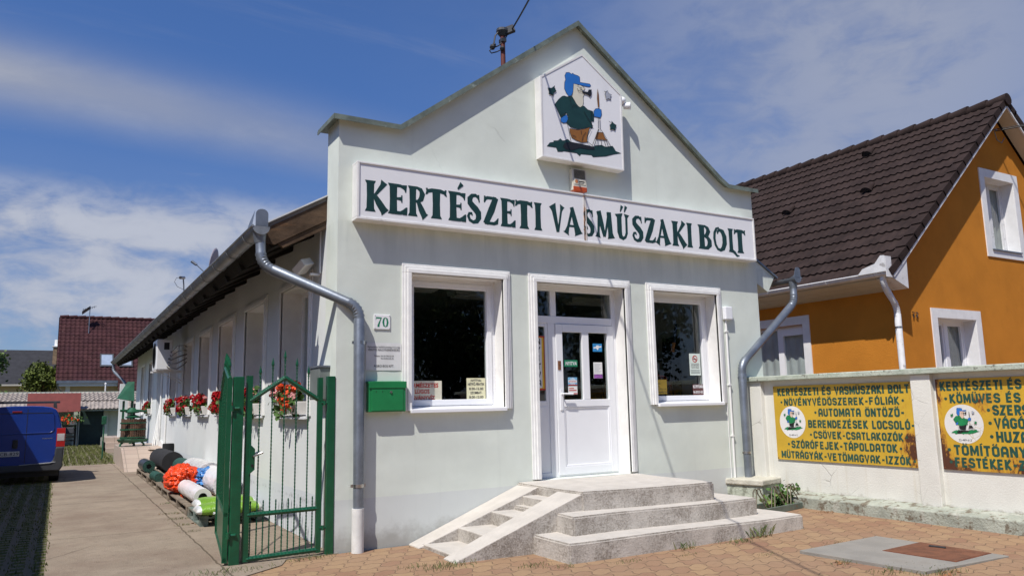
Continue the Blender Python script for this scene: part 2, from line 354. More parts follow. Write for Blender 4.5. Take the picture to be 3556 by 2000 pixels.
def _sans():
    S = {}; b = .10; t = .90; l = .1; r = .5; m = .5; q = .16
    top = lambda: arcp((l+r)/2, t-q, (r-l)/2, q, 0, 180, 6)
    S['A'] = [[(l, 0), (l, t-.2), (.2, t), (.4, t), (r, t-.2), (r, 0)], [(l, .38), (r, .38)]]
    S['B'] = [[(l, 0), (l, 1)], [(l, t), (.36, t), (.47, t-.1), (.47, .62), (.36, .53), (l, .53)], [(.34, .53), (r, .42), (r, .2), (.38, b), (l, b)]]
    S['C'] = [[(r, .68), (r, t-.12), (.4, t), (.2, t), (l, t-.12), (l, b+.12), (.2, b), (.4, b), (r, b+.12), (r, .32)]]
    S['D'] = [[(l, 0), (l, 1)], [(l, t), (.34, t), (r, t-.18), (r, b+.18), (.34, b), (l, b)]]
    S['E'] = [[(l, 0), (l, 1)], [(l, t), (.5, t)], [(l, .51), (.45, .51)], [(l, b), (.5, b)]]
    S['F'] = [[(l, 0), (l, 1)], [(l, t), (.5, t)], [(l, .5), (.45, .5)]]
    S['G'] = [[(r, .7), (r, t-.12), (.4, t), (.2, t), (l, t-.12), (l, b+.12), (.2, b), (.4, b), (r, b+.12), (r, .46), (.32, .46)]]
    S['H'] = [[(l, 0), (l, 1)], [(r, 0), (r, 1)], [(l, .5), (r, .5)]]
    S['I'] = [[(l, 0), (l, 1)]]
    S['J'] = [[(.42, 1), (.42, b+.12), (.33, b), (.15, b), (.07, b+.12), (.07, .3)]]
    S['K'] = [[(l, 0), (l, 1)], [(.5, 1), (.17, .5), (.52, 0)]]
    S['L'] = [[(l, 1), (l, 0)], [(l, b), (.48, b)]]
    S['M'] = [[(l, 0), (l, 1)], [(.12, .96), (.36, .25), (.6, .96)], [(.62, 0), (.62, 1)]]
    S['N'] = [[(l, 0), (l, 1)], [(.12, .93), (.48, .07)], [(r, 0), (r, 1)]]
    S['O'] = [[(l, .5), (l, t-.12), (.2, t), (.4, t), (r, t-.12), (r, b+.12), (.4, b), (.2, b), (l, b+.12), (l, .5)]]
    S['P'] = [[(l, 0), (l, 1)], [(l, t), (.36, t), (r, t-.12), (r, .57), (.36, .46), (l, .46)]]
    S['R'] = S['P']+[[(.3, .46), (.5, 0)]]
    S['S'] = [[(r, .70), (r, t-.12), (.4, t), (.2, t), (l, t-.12), (l, .62), (.2, .53), (.4, .48), (r, .4), (r, b+.12), (.4, b), (.2, b), (l, b+.12), (l, .3)]]
    S['T'] = [[(.28, 0), (.28, 1)], [(.02, t), (.54, t)]]
    S['U'] = [[(l, 1), (l, b+.12), (.2, b), (.4, b), (r, b+.12), (r, 1)]]
    S['V'] = [[(.06, 1), (.29, .05), (.52, 1)]]
    S['Y'] = [[(.05, 1), (.28, .48), (.51, 1)], [(.28, .5), (.28, 0)]]
    S['Z'] = [[(.06, t), (.48, t), (.1, b), (.5, b)]]
    S['-'] = [[(.08, .45), (.38, .45)]]
    S['.'] = [[(.1, 0), (.1, .16)]]
    S['/'] = [[(.05, 0), (.4, 1)]]
    S['0'] = S['O']; S['1'] = [[(.12, .74), (.3, .95), (.3, 0)]]
    S['2'] = [[(l, .7), (l, t-.1), (.2, t), (.4, t), (r, t-.1), (r, .6), (l, b), (.52, b)]]
    S['3'] = [[(l, t), (r, t), (.28, .58), (.42, .55), (r, .42), (r, .2), (.4, b), (.2, b), (l, .22)]]
    S['4'] = [[(.4, 0), (.4, .95), (.08, .32), (.54, .32)]]
    S['5'] = [[(.48, t), (.13, t), (.11, .52), (.36, .56), (r, .45), (r, .2), (.4, b), (.2, b), (l, .22)]]
    S['6'] = [[(.46, .82), (.38, t), (.22, t), (l, .78), (l, .2), (.2, b), (.4, b), (r, .2), (r, .42), (.4, .52), (.12, .47)]]
    S['7'] = [[(.06, t), (.5, t), (.22, 0)]]
    S['8'] = [[(.3, .52), (.12, .62), (.12, .8), (.22, t), (.38, t), (.48, .8), (.48, .62), (.3, .52), (l, .4), (l, .2), (.2, b), (.4, b), (r, .2), (r, .4), (.3, .52)]]
    S['9'] = [[(.14, .18), (.22, b), (.38, b), (r, .22), (r, .8), (.4, t), (.2, t), (l, .8), (l, .58), (.2, .48), (.48, .53)]]
    return S
SANS = _sans()
WID = {'I': .2, 'M': .72, '-': .46, '.': .2, ' ': .34, 'J': .52, 'T': .56, 'L': .52, '1': .42, '/': .45}
ACC = {'Á': 'A', 'É': 'E', 'Í': 'I', 'Ó': 'O', 'Ú': 'U', 'Ö': 'O', 'Ü': 'U', 'Ő': 'O', 'Ű': 'U'}
def text_width(s_, gap): return sum(WID.get(ACC.get(c, c), .6)+gap for c in s_)-gap
def sans_line(g, s_, fr, u0, v0, u1, h, w=.19, gap=.1, mi=0, skew=0.):
    W = text_width(s_, gap); k = (u1-u0)/W; u = u0; j = 0
    for c in s_:
        base = ACC.get(c, c); cw = WID.get(base, .6)
        strokes = [[(x, y) for x, y in st] for st in SANS.get(base, [])]
        if c == '•': strokes = []
        cx = cw*.5
        if c in 'ÁÉÍÓÚ': strokes.append([(cx-.07, 1.07), (cx+.13, 1.2)])
        if c in 'ŐŰ': strokes += [[(cx-.2, 1.07), (cx-.08, 1.2)], [(cx+.04, 1.07), (cx+.16, 1.2)]]
        if c in 'ÖÜ': strokes += [[(cx-.18, 1.13), (cx-.06, 1.13)], [(cx+.06, 1.13), (cx+.18, 1.13)]]
        for st in strokes:
            small = st[0][1] > 1.05
            ribbon(g, [(u+x*k+y*h*skew, v0+y*h) for x, y in st], h*w*(.55 if small else 1), fr, j % 4*.0002, mi); j += 1
        if c == '•': g.poly([fr(u+.3*k+h*.17*cos(a*pi/6), v0+.5*h+h*.17*sin(a*pi/6), 0) for a in range(12)], mi)
        u += (cw+gap)*k
def ftext(name, s_, fr, u0, v0, h, mat, parent, width=None, align='LEFT', bold=0., skew=0.):
    """small print set in Blender's own built-in typeface, turned into a flat mesh"""
    cu = bpy.data.curves.new(name, 'FONT'); cu.body = s_; cu.offset = bold; cu.resolution_u = 2
    ob = bpy.data.objects.new(name, cu); COL.objects.link(ob)
    dg = bpy.context.evaluated_depsgraph_get(); dg.update()
    me = bpy.data.meshes.new_from_object(ob.evaluated_get(dg)); bpy.data.objects.remove(ob); bpy.data.curves.remove(cu)
    if not me.vertices: return None
    xs = [v.co.x for v in me.vertices]; x0, x1 = min(xs), max(xs); k = h/.70
    kx = k if not width else width/(x1-x0)
    off = {'LEFT': 0, 'CENTER': -(x1-x0)*.5*kx, 'RIGHT': -(x1-x0)*kx}[align]
    for v in me.vertices: v.co = Vector(fr(u0+off+(v.co.x-x0)*kx+v.co.y*k*skew, v0+v.co.y*k, 0))
    me.materials.clear(); me.materials.append(mat); me.name = name
    o = bpy.data.objects.new(name, me); COL.objects.link(o); attach(o, parent); return o
def fr_y(y): return lambda u, v, d=0: (u, y-d, v)              # faces the street (-y)
def fr_xneg(x): return lambda u, v, d=0: (x-d, -u, v)            # faces -x; u runs towards the street
# ================================================================== SETTING
def ex_paver(nt, tc, c, h, p):
    s = nd(nt, 'ShaderNodeSeparateXYZ', {0: tc})
    wob = nd(nt, 'ShaderNodeTexNoise', {'Vector': tc, 'Scale': 2.2, 'Detail': 2.}).outputs[0]
    x = ma(nt, 'ADD', s.outputs[0], ma(nt, 'MULTIPLY', ma(nt, 'SUBTRACT', wob, .5), .05)); y = s.outputs[1]
    y2 = ma(nt, 'ADD', y, ma(nt, 'MULTIPLY', ma(nt, 'SINE', ma(nt, 'MULTIPLY', x, 2*pi/.21)), .022))
    x2 = ma(nt, 'ADD', x, ma(nt, 'MULTIPLY', ma(nt, 'SINE', ma(nt, 'MULTIPLY', y, 2*pi/.19)), .020))
    v = nd(nt, 'ShaderNodeCombineXYZ', {0: x2, 1: y2})
    b = nd(nt, 'ShaderNodeTexBrick', {'Vector': v, 'Color1': (.0, .0, .0, 1), 'Color2': (1, 1, 1, 1), 'Mortar': (.5, .5, .5, 1), 'Scale': 1., 'Mortar Size': .006, 'Mortar Smooth': .35, 'Bias': 0., 'Brick Width': .21, 'Row Height': .19})
    col = mix(nt, b.outputs[0], (.255, .145, .092), (.335, .222, .125))
    col = mix(nt, mapr(nt, nd(nt, 'ShaderNodeTexNoise', {'Vector': tc, 'Scale': 1.1, 'Detail': 5.}).outputs[0], .35, .7, 0, .6), col, (.30, .20, .125))
    col = mix(nt, mapr(nt, nd(nt, 'ShaderNodeTexNoise', {'Vector': tc, 'Scale': 14., 'Detail': 7., 'Roughness': .7}).outputs[0], .5, .8, 0, .55), col, (.16, .095, .06))
    col = mix(nt, ma(nt, 'MULTIPLY', b.outputs[1], .75), col, (.115, .082, .055))
    sp = nd(nt, 'ShaderNodeTexNoise', {'Vector': tc, 'Scale': 120., 'Detail': 2.}).outputs[0]
    return col, ma(nt, 'ADD', ma(nt, 'MULTIPLY', b.outputs[1], -1.), ma(nt, 'MULTIPLY', sp, .35))
m_paver = M('terracotta pavers', (.3, .16, .08), .85, var=0, bump=.6, bs=80, extra=ex_paver, spec=.2, bd=.008)
def ex_conc(nt, tc, c, h, p):
    c = mix(nt, mapr(nt, nd(nt, 'ShaderNodeTexNoise', {'Vector': tc, 'Scale': .7, 'Detail': 9., 'Roughness': .65}).outputs[0], .42, .68, 0, .8), c, (.20, .15, .115))
    c = mix(nt, mapr(nt, nd(nt, 'ShaderNodeTexNoise', {'Vector': tc, 'Scale': 9., 'Detail': 9., 'Roughness': .75}).outputs[0], .5, .72, 0, .55), c, (.12, .092, .07))
    c = mix(nt, mapr(nt, nd(nt, 'ShaderNodeTexNoise', {'Vector': tc, 'Scale': 30., 'Detail': 5., 'Roughness': .7}).outputs[0], .55, .75, 0, .6), c, (.36, .31, .26))
    s = nd(nt, 'ShaderNodeSeparateXYZ', {0: tc})
    wob = ma(nt, 'MULTIPLY', ma(nt, 'SUBTRACT', nd(nt, 'ShaderNodeTexNoise', {'Vector': tc, 'Scale': 3., 'Detail': 6.}).outputs[0], .5), .12)
    j = ma(nt, 'ABSOLUTE', ma(nt, 'SUBTRACT', ma(nt, 'PINGPONG', ma(nt, 'ADD', ma(nt, 'ADD', s.outputs[1], 1.2), wob), 2.1), 0.))
    j2 = ma(nt, 'ABSOLUTE', ma(nt, 'ADD', ma(nt, 'ADD', s.outputs[0], 1.13), ma(nt, 'MULTIPLY', wob, .6)))
    f = ma(nt, 'MAXIMUM', mapr(nt, j, .018, .004), mapr(nt, j2, .016, .003))
    c = mix(nt, ma(nt, 'MULTIPLY', f, .65), c, (.07, .055, .035))
    c, f2 = cracks(nt, tc, c, .45, .7, (.08, .06, .045), .3, .5, .006)
    g = nd(nt, 'ShaderNodeTexVoronoi', {'Vector': tc, 'Scale': 70.}).outputs[0]
    h = ma(nt, 'SUBTRACT', ma(nt, 'ADD', h, ma(nt, 'MULTIPLY', g, .35)), ma(nt, 'MULTIPLY', ma(nt, 'MAXIMUM', f, f2), .9))
    return c, h
m_drive = M('worn concrete drive', (.27, .222, .170), .92, var=.1, vs=2, bump=.7, bs=45, extra=ex_conc, spec=.15, bd=.012)
def ex_grid(nt, tc, c, h, p):
    b = nd(nt, 'ShaderNodeTexBrick', {'Vector': tc, 'Color1': (1, 1, 1, 1), 'Color2': (.7, .7, .7, 1), 'Mortar': (0, 0, 0, 1), 'Scale': 1., 'Mortar Size': .045, 'Mortar Smooth': .3, 'Brick Width': .2, 'Row Height': .2, 'Bias': 0.}, offset=0.)
    n = nd(nt, 'ShaderNodeTexNoise', {'Vector': tc, 'Scale': 8., 'Detail': 8., 'Roughness': .7}).outputs[0]
    n2 = nd(nt, 'ShaderNodeTexNoise', {'Vector': tc, 'Scale': .8, 'Detail': 4.}).outputs[0]
    f = ma(nt, 'ADD', ma(nt, 'MULTIPLY', b.outputs[0], .35), ma(nt, 'ADD', ma(nt, 'MULTIPLY', n, .7), ma(nt, 'MULTIPLY', n2, .35)))
    c = mix(nt, mapr(nt, f, .62, .82), (.19, .165, .12), mix(nt, mapr(nt, n, .35, .65), (.05, .085, .02), (.13, .13, .045)))
    return c, ma(nt, 'ADD', f, h)
m_grid = M('grass grown concrete grid', (.1, .1, .05), .95, var=0, bump=.8, bs=60, extra=ex_grid, spec=.1, bd=.03)
m_earth = M('dry ground', (.16, .14, .08), .95, var=.3, vs=.5, bump=.4, bs=5, stain=[((.06, .09, .025), .4, .45, .6, .8)], spec=.1)
m_road = M('asphalt', (.055, .055, .055), .9, var=.2, vs=2, bump=.3, bs=80)

def sheet(name, pts, z, mat):
    g = G(); g.poly([(x, y, z) for x, y in pts]); return struct(g.build(name, mat, norm=False))
sheet('ground', [(-400, -400), (400, -400), (400, 500), (-400, 500)], -.02, m_earth)
sheet('road', [(-120, -22), (120, -22), (120, -13.5), (-120, -13.5)], -.012, m_road)
# pavement with a slight rise towards the boundary wall
g = G(); xs = [-9, -1.25, 0, 2.4, 3.2, 4, 5, 6.6, 20]; ysr = [-11.5, -8, -5, -3, -1.5, -.02]
zz = lambda x: .05*max(0, min(1, (x-2.6)/3.2))
for i in range(len(xs)-1):
    for j in range(len(ysr)-1):
        q = [(xs[i], ysr[j]), (xs[i+1], ysr[j]), (xs[i+1], ysr[j+1]), (xs[i], ysr[j+1])]
        g.poly([(x, y, zz(x)+.0) for x, y in q])
pv = struct(g.build('pavement', m_paver, norm=False))
sheet('driveway', [(-2.66, -.02), (.05, -.02), (.05, 18.3), (-2.66, 18.3)], .004, m_drive)
sheet('driveway_apron', [(-2.66, -.62), (-1.05, -.62), (-.62, -.3), (-.5, -.02), (-2.66, -.02)], .008, m_drive)
sheet('grass_paving', [(-5.6, -.02), (-2.66, -.02), (-2.66, 18.3), (-.2, 18.3), (-.2, 34), (-5.6, 34)], .006, m_grid)

# grass standing in the paving cells
m_grass = M("grass blades", (.12, .13, .042), .8, var=.4, vs=3, spec=.1)
def blades(g, n, px, py, hmax, rg, dens=None, mi=0):
    for _ in range(n):
        x, y = px(), py()
        if dens and not dens(x, y): continue
        a = rg.uniform(0, 2*pi); h = hmax*rg.uniform(.4, 1); w = .006+h*.05; l = rg.uniform(.1, .7)*h
        g.poly([(x-w*cos(a), y-w*sin(a), .004), (x+w*cos(a), y+w*sin(a), .004), (x-l*sin(a), y+l*cos(a), .004+h)], mi)
g = G(); rg = random.Random(3)
cell = lambda x, y: ((x/.2) % 1 < .72 and (y/.2) % 1 < .72)
blades(g, 9000, lambda: rg.uniform(-4.2, -2.62), lambda: rg.uniform(0, 13), .04, rg, lambda x, y: cell(x, y) or rg.random() < .35)
blades(g, 9000, lambda: rg.uniform(-2.7, -.95), lambda: rg.uniform(18.1, 33.5), .10, rg, lambda x, y: cell(x, y) or rg.random() < .3)
tag(g.build('grass', m_grass, norm=False), 'short grass growing through the paving grid beside the drive', 'grass', kind='stuff')

# ================================================================== SHOP BUILDING
shop = thing('shop_building', 'long single-storey pale green and white shop with stepped gable front', 'shop')
WX = [(.89, 2.14), (4.605, 5.85)]; WZ = (1.49, 3.105); DX = (2.64, 4.09); DZ = (.585, 3.105)
outline = [(0, -.3), (6.79, -.3), (6.79, 4.84), (6.2, 4.84), (6.05, 4.93), (3.42, 6.86), (.74, 4.87), (0, 4.87)]
holes = [[(a, WZ[0]), (a, WZ[1]), (b, WZ[1]), (b, WZ[0])] for a, b in WX]+[[(DX[0], DZ[0]), (DX[0], DZ[1]), (DX[1], DZ[1]), (DX[1], DZ[0])]]
g = G(); g.prism(outline, 'y', 0, .42, holes=holes)
g.build('front_wall', m_facade, shop)
SW = [(1.05+2.41*i, 2.47+2.41*i) for i in range(5)]+[(13.3, 14.7), (19.4, 20.6), (22.2, 23.4)]
holes = [[(a, 1.45), (a, 3.15), (b, 3.15), (b, 1.45)] for a, b in SW]+[[(16.95, .56), (16.95, 3.0), (18.2, 3.0), (18.2, .56)]]
g = G(); g.prism([(.42, -.3), (25.6, -.3), (25.6, 4.0), (.42, 4.0)], 'x', .001, .4, holes=holes)
g.build('side_wall', m_side, shop)
g = G(); g.box((6.4, .42, -.3), (6.78, 25.6, 3.9)); g.prism([(.4, -.3), (6.4, -.3), (6.4, 4.15), (3.4, 5.88), (.4, 4.15)], 'y', 25.2, 25.59); g.build('rear_wall', m_side, shop)
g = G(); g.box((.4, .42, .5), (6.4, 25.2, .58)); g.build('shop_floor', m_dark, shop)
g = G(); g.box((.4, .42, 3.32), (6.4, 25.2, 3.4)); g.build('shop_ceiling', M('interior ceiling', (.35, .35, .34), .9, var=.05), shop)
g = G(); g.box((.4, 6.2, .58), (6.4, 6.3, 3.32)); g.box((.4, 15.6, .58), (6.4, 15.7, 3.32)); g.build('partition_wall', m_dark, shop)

# flashing along the parapet
top = [(-.09, 4.865), (.735, 4.865), (3.42, 6.865), (6.06, 4.925), (6.21, 4.835), (6.86, 4.835)]
def offs(pts, d):
    o = []
    for i, p in enumerate(pts):
        a = Vector(pts[max(i-1, 0)]); b = Vector(pts[min(i+1, len(pts)-1)]); q = Vector(p)
        t1 = (q-a).normalized() if i else (b-q).normalized(); t2 = (b-q).normalized() if i < len(pts)-1 else t1
        n = Vector((-(t1+t2).y, (t1+t2).x)).normalized(); k = 1/max(.6, n.dot(Vector((-t1.y, t1.x))))
        o.append(tuple(q+n*d*k))
    return o
lo_, hi_ = offs(top, .004), offs(top, .028)
g = G()
for i in range(len(top)-1): g.prism([lo_[i], lo_[i+1], hi_[i+1], hi_[i]], 'y', -.095, .55)
l2 = offs(top, -.035)
for i in range(len(top)-1): g.prism([l2[i], l2[i+1], lo_[i+1], lo_[i]], 'y', -.097, -.088)
g.prism([(-.097, 4.83), (-.088, 4.83), (-.088, 4.87), (-.097, 4.87)], 'y', -.097, .55)
g.build('parapet_flashing', m_flash, shop)

# roof, eaves
sl = .575; zr = lambda x: 3.99+sl*x
m_tile = M('grey corrugated roof sheet', (.14, .13, .125), .8, var=.2, vs=3)
m_stw = M('white roof sheet edge', (.55, .56, .57), .6, var=.1)
g = G()
g.prism([(-.78, zr(-.78)), (3.4, zr(3.4)), (3.4, zr(3.4)+.05), (-.78, zr(-.78)+.05)], 'y', .43, 26.9)
g.prism([(3.4, zr(3.4)), (7.6, zr(3.4)-sl*4.2), (7.6, zr(3.4)-sl*4.2+.05), (3.4, zr(3.4)+.05)], 'y', .43, 26.9)
g.build('roof', m_tile, shop)
g = G(); g.prism([(-.80, zr(-.8)+.052), (.2, zr(.2)+.052), (.2, zr(.2)+.07), (-.80, zr(-.8)+.07)], 'y', .40, .62); g.build('roof_edge_strip', m_stw, shop)
g = G(); g.prism([(-.70, zr(-.70)-.005), (0, zr(0)-.005), (0, zr(0)-.24), (-.60, zr(-.60)-.24), (-.70, zr(-.70)-.17)], 'y', .425, .455); g.build('barge_board', m_wood, shop)
g = G(); g.prism([(-.56, zr(-.56)-.245), (0, zr(0)-.245), (0, zr(0)-.335), (-.50, zr(-.50)-.325)], 'y', .44, .49); g.build('barge_board', m_wood, shop)
g = G()
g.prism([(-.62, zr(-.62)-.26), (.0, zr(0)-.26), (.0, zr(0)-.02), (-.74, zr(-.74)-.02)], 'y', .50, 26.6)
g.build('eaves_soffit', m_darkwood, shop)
for i in range(26):
    y = .95+i*1.0
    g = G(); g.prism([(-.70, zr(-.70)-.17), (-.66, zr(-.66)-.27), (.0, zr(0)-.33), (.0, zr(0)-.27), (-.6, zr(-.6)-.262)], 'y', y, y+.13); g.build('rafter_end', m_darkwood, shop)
g = G(); g.prism([(-.74, zr(-.74)-.01), (.05, zr(.05)-.01), (.05, zr(.05)-.3), (-.66, zr(-.66)-.22)], 'y', 26.62, 26.9); g.build('barge_board', M('weathered grey board', (.25, .24, .22), .85, var=.2), shop)
# right hand eave, boxed in with plaster
g = G(); g.prism([(6.80, 4.03), (7.62, 3.555), (7.45, 3.29), (6.80, 3.63)], 'y', .36, 6); g.build('eaves_box', m_facade, shop)
g = G(); g.prism([(6.80, 4.035), (7.67, 3.53), (7.68, 3.555), (6.80, 4.065)], 'y', .33, 6); g.build('eaves_flashing', m_zinc, shop)

def gutter(xc, zc, y0, y1, r, side, mat, parent, brk):
    g = G(); n = 10
    a = [(xc+r*cos(pi+pi*k/n), zc+r*sin(pi+pi*k/n)) for k in range(n+1)]
    b = [(xc+(r-.006)*cos(pi+pi*k/n), zc+(r-.006)*sin(pi+pi*k/n)) for k in range(n, -1, -1)]
    g.prism(a+b, 'y', y0, y1)
    g.prism(a, 'y', y0-.006, y0)
    g.tube([(xc+side*r, y0-.01, zc), (xc+side*r, y1, zc)], .014, 8)
    gt = g.build('gutter', mat, parent, smooth=40)
    for y in brk:
        h = G(); h.tube([(xc+(r+.004)*cos(pi+pi*k/n), y, zc+(r+.004)*sin(pi+pi*k/n)) for k in range(n+1)], .007, 5); h.build('gutter_bracket', mat, gt, smooth=40)
    return gt
gtr = gutter(-.80, 3.555, .22, 26.9, .095, -1, m_zincdk, shop, [.75+1.02*i for i in range(26)])
g = G()      # upright splash plate at the end of the gutter
ps = [(-.860, 3.56), (-.725, 3.56), (-.725, 3.70)]+[(-.7925+.0675*cos(a*pi/8), 3.70+.055*sin(a*pi/8)) for a in range(1, 8)]+[(-.860, 3.70)]
g.prism(ps, 'y', .225, .235); g.poly([(-.895, .24, 3.56), (-.895, .52, 3.56), (-.885, .42, 3.64), (-.866, .24, 3.74)])
g.build('splash_plate', m_zinc, gtr)
gtr2 = gutter(7.76, 3.50, -.0, 8, .085, 1, m_zinc, shop, [.5, 1.4])
g = G(); ps = [(7.68, 3.51), (7.84, 3.51), (7.84, 3.60)]+[(7.78+.06*cos(a*pi/8), 3.62+.06*sin(a*pi/8)) for a in range(0, 9)]+[(7.70, 3.56)]
g.prism(ps, 'y', .005, .015); g.poly([(7.845, .02, 3.51), (7.845, .3, 3.51), (7.835, .15, 3.56), (7.83, .02, 3.66)])
g.build('splash_plate', m_zinc, gtr2)

def downpipe(pts, r, parent, rings, ribbed=True, mat=m_zinc, name='downpipe'):
    """pipe with ribbed elbows at the inner points"""
    P = [Vector(p) for p in pts]; path = [P[0]]; rad = [r]; el = []
    for i in range(1, len(P)-1):
        a = (P[i-1]-P[i]).normalized(); b = (P[i+1]-P[i]).normalized(); L = r*2.6
        p0 = P[i]+a*L; p1 = P[i]+b*L; n = 13
        for k in range(n+1):
            t = k/n; q = p0*(1-t)**2+P[i]*2*t*(1-t)+p1*t*t
            path.append(q); rad.append(r*(1.16 if (k % 2 and ribbed) else 1.0))
    path.append(P[-1]); rad.append(r)
    g = G(); g.tube(path, rad, 16)
    dp = g.build(name, mat, parent, smooth=50)
    for c in rings:
        c = Vector(c); h = G(); h.lathe(c, [(r+.002, -.018), (r+.008, -.018), (r+.008, .018), (r+.002, .018)], 18, caps=False); h.box(c+Vector((r, .0, -.016)), c+Vector((r+.03, .012, .016))); h.box(c+Vector((-r-.03, .0, -.016)), c+Vector((-r, .012, .016)))
        h.build('pipe_clamp', m_steel, dp, smooth=40)
    return dp
dp = downpipe([(-.79, .30, 3.47), (-.775, .29, 3.13), (.235, -.085, 2.66), (.240, -.085, .43)], .055, shop, [(.24, -.085, 2.26), (.24, -.085, .70)])
g = G(); g.tube([(-.80, .30, 3.50), (-.79, .30, 3.38)], [.075, .058], 16); g.build('outlet', m_zinc, dp, smooth=40)
g = G(); g.tube([(.236, -.09, .46), (.236, -.09, -.02)], .066, 16); g.build('pipe_base', M('white painted pipe', (.66, .66, .64), .6, var=.1, vs=5, stain=[((.4, .38, .33), 4., .55, .8, .7)]), dp, smooth=40)
dp2 = downpipe([(7.755, .10, 3.43), (7.75, .095, 3.10), (6.235, -.085, 2.06), (6.235, -.085, .40)], .055, shop, [(6.235, -.085, 1.86), (6.235, -.085, .76)])
g = G(); g.tube([(7.76, .10, 3.45), (7.755, .10, 3.33)], [.072, .058], 16); g.build('outlet', m_zinc, dp2, smooth=40)

# moulded surrounds
def surround(x0, x1, z0, z1, parent, y=0., name='surround'):
    g = G()
    for w, d, e in ((.112, .022, 0), (.082, .036, .0), (.050, .050, 0), (.022, .036, 0)):
        g.box((x0-w, y-d, z0), (x0, y-.0005, z1)); g.box((x1, y-d, z0), (x1+w, y-.0005, z1)); g.box((x0-w, y-d-.0007, z1), (x1+w, y-.0007, z1+w))
    return g.build(name, m_trim, parent, bevel=.005)
def frame_y(g, x0, x1, z0, z1, y, w, d, mi=0):          # rectangular frame, front face at y, depth d
    g.box((x0, y, z0), (x0+w, y+d, z1), mi); g.box((x1-w, y, z0), (x1, y+d, z1), mi)
    g.box((x0+w, y+.0005, z0), (x1-w, y+d, z0+w), mi); g.box((x0+w, y+.0005, z1-w), (x1-w, y+d, z1), mi)
def pane_y(x0, x1, z0, z1, y, parent):
    g = G(); g.box((x0, y, z0), (x1, y+.006, z1)); return g.build('pane', m_glass, parent)
for (a, b) in WX:
    surround(a, b, WZ[0], WZ[1], shop)
    g = G(); frame_y(g, a, b, WZ[0], WZ[1], .20, .055, .10); frame_y(g, a+.055, b-.055, WZ[0]+.055, WZ[1]-.055, .185, .07, .075)
    w = g.build('window', m_pvc, shop, bevel=.006)
    pane_y(a+.12, b-.12, WZ[0]+.12, WZ[1]-.12, .225, w)
    g = G(); g.prism([(.2, 1.535), (-.085, 1.505), (-.085, 1.465), (.0, 1.468), (.0, 1.49), (.2, 1.49)], 'x', a-.02 if a < 2 else a-.01, b-.0)
    g.build('sill', m_pvc, w, bevel=.004)
    g = G(); g.box((a+.0005, .0, WZ[1]-.004), (b-.0005, .2, WZ[1]-.001)); g.box((b-.004, .0, WZ[0]), (b-.001, .2, WZ[1]-.005)); g.box((a+.001, .0, WZ[0]), (a+.004, .2, WZ[1]-.005)); g.build('reveal', m_reveal, w)
# door
surround(DX[0], DX[1], DZ[0]+.02, DZ[1], shop)
g = G(); y = .20
frame_y(g, DX[0], DX[1], DZ[0], DZ[1], y, .065, .09)
g.box((DX[0]+.065, y+.001, 2.60), (DX[1]-.065, y+.088, 2.70)); g.box((3.00, y+.002, 2.70), (3.09, y+.088, DZ[1]-.065)); g.box((2.95, y-.001, .585), (3.06, y+.09, 2.60))
dfr = g.build('door_frame', m_pvc, shop, bevel=.006)
pane_y(2.705, 3.00, 2.70, 3.04, y+.03, dfr); pane_y(3.09, 4.025, 2.70, 3.04, y+.03, dfr)
g = G(); g.box((DX[0]+.001, .0, DZ[1]-.004), (DX[1]-.001, y, DZ[1]-.001)); g.box((DX[1]-.004, .0, DZ[0]), (DX[1]-.001, y, DZ[1]-.005)); g.box((DX[0]+.001, .0, DZ[0]), (DX[0]+.004, y, DZ[1]-.005)); g.build('reveal', m_reveal, dfr)
g = G(); g.box((2.705, y+.012, .65), (2.95, y+.05, 1.575)); g.box((2.735, y+.006, .69), (2.92, y+.03, 1.50)); frame_y(g, 2.705, 2.95, 1.53, 2.60, y+.01, .045, .05)
sl_ = g.build('side_panel', m_pvc, shop, bevel=.005); pane_y(2.75, 2.905, 1.575, 2.555, y+.03, sl_)
g = G(); yd = .185
frame_y(g, 3.065, 4.03, .61, 2.595, yd, .105, .07); g.box((3.17, yd+.001, 1.49), (3.925, yd+.069, 1.585)); g.box((3.495, yd+.001, 1.585), (3.605, yd+.069, 2.49))
g.box((3.17, yd+.02, .715), (3.925, yd+.06, 1.49)); frame_y(g, 3.17, 3.925, .715, 1.49, yd+.008, .022, .03)
door = g.build('door', m_pvc, shop, bevel=.005)
pane_y(3.17, 3.495, 1.585, 2.49, yd+.03, door); pane_y(3.605, 3.925, 1.585, 2.49, yd+.03, door)
g = G(); g.box((3.105, yd-.012, 1.45), (3.145, yd, 1.72)); g.tube([(3.125, yd-.01, 1.665), (3.125, yd-.055, 1.665), (3.28, yd-.055, 1.66)], .012, 8); g.build('handle', m_pvc, door, smooth=40)
g = G(); g.box((3.085, yd-.006, 1.98), (3.13, yd, 2.10)); g.tube([(3.107, yd-.004, 2.06), (3.107, yd-.014, 2.06)], .012, 10); g.build('lock', M('worn brass', (.30, .14, .07), .5, metal=.6), door)
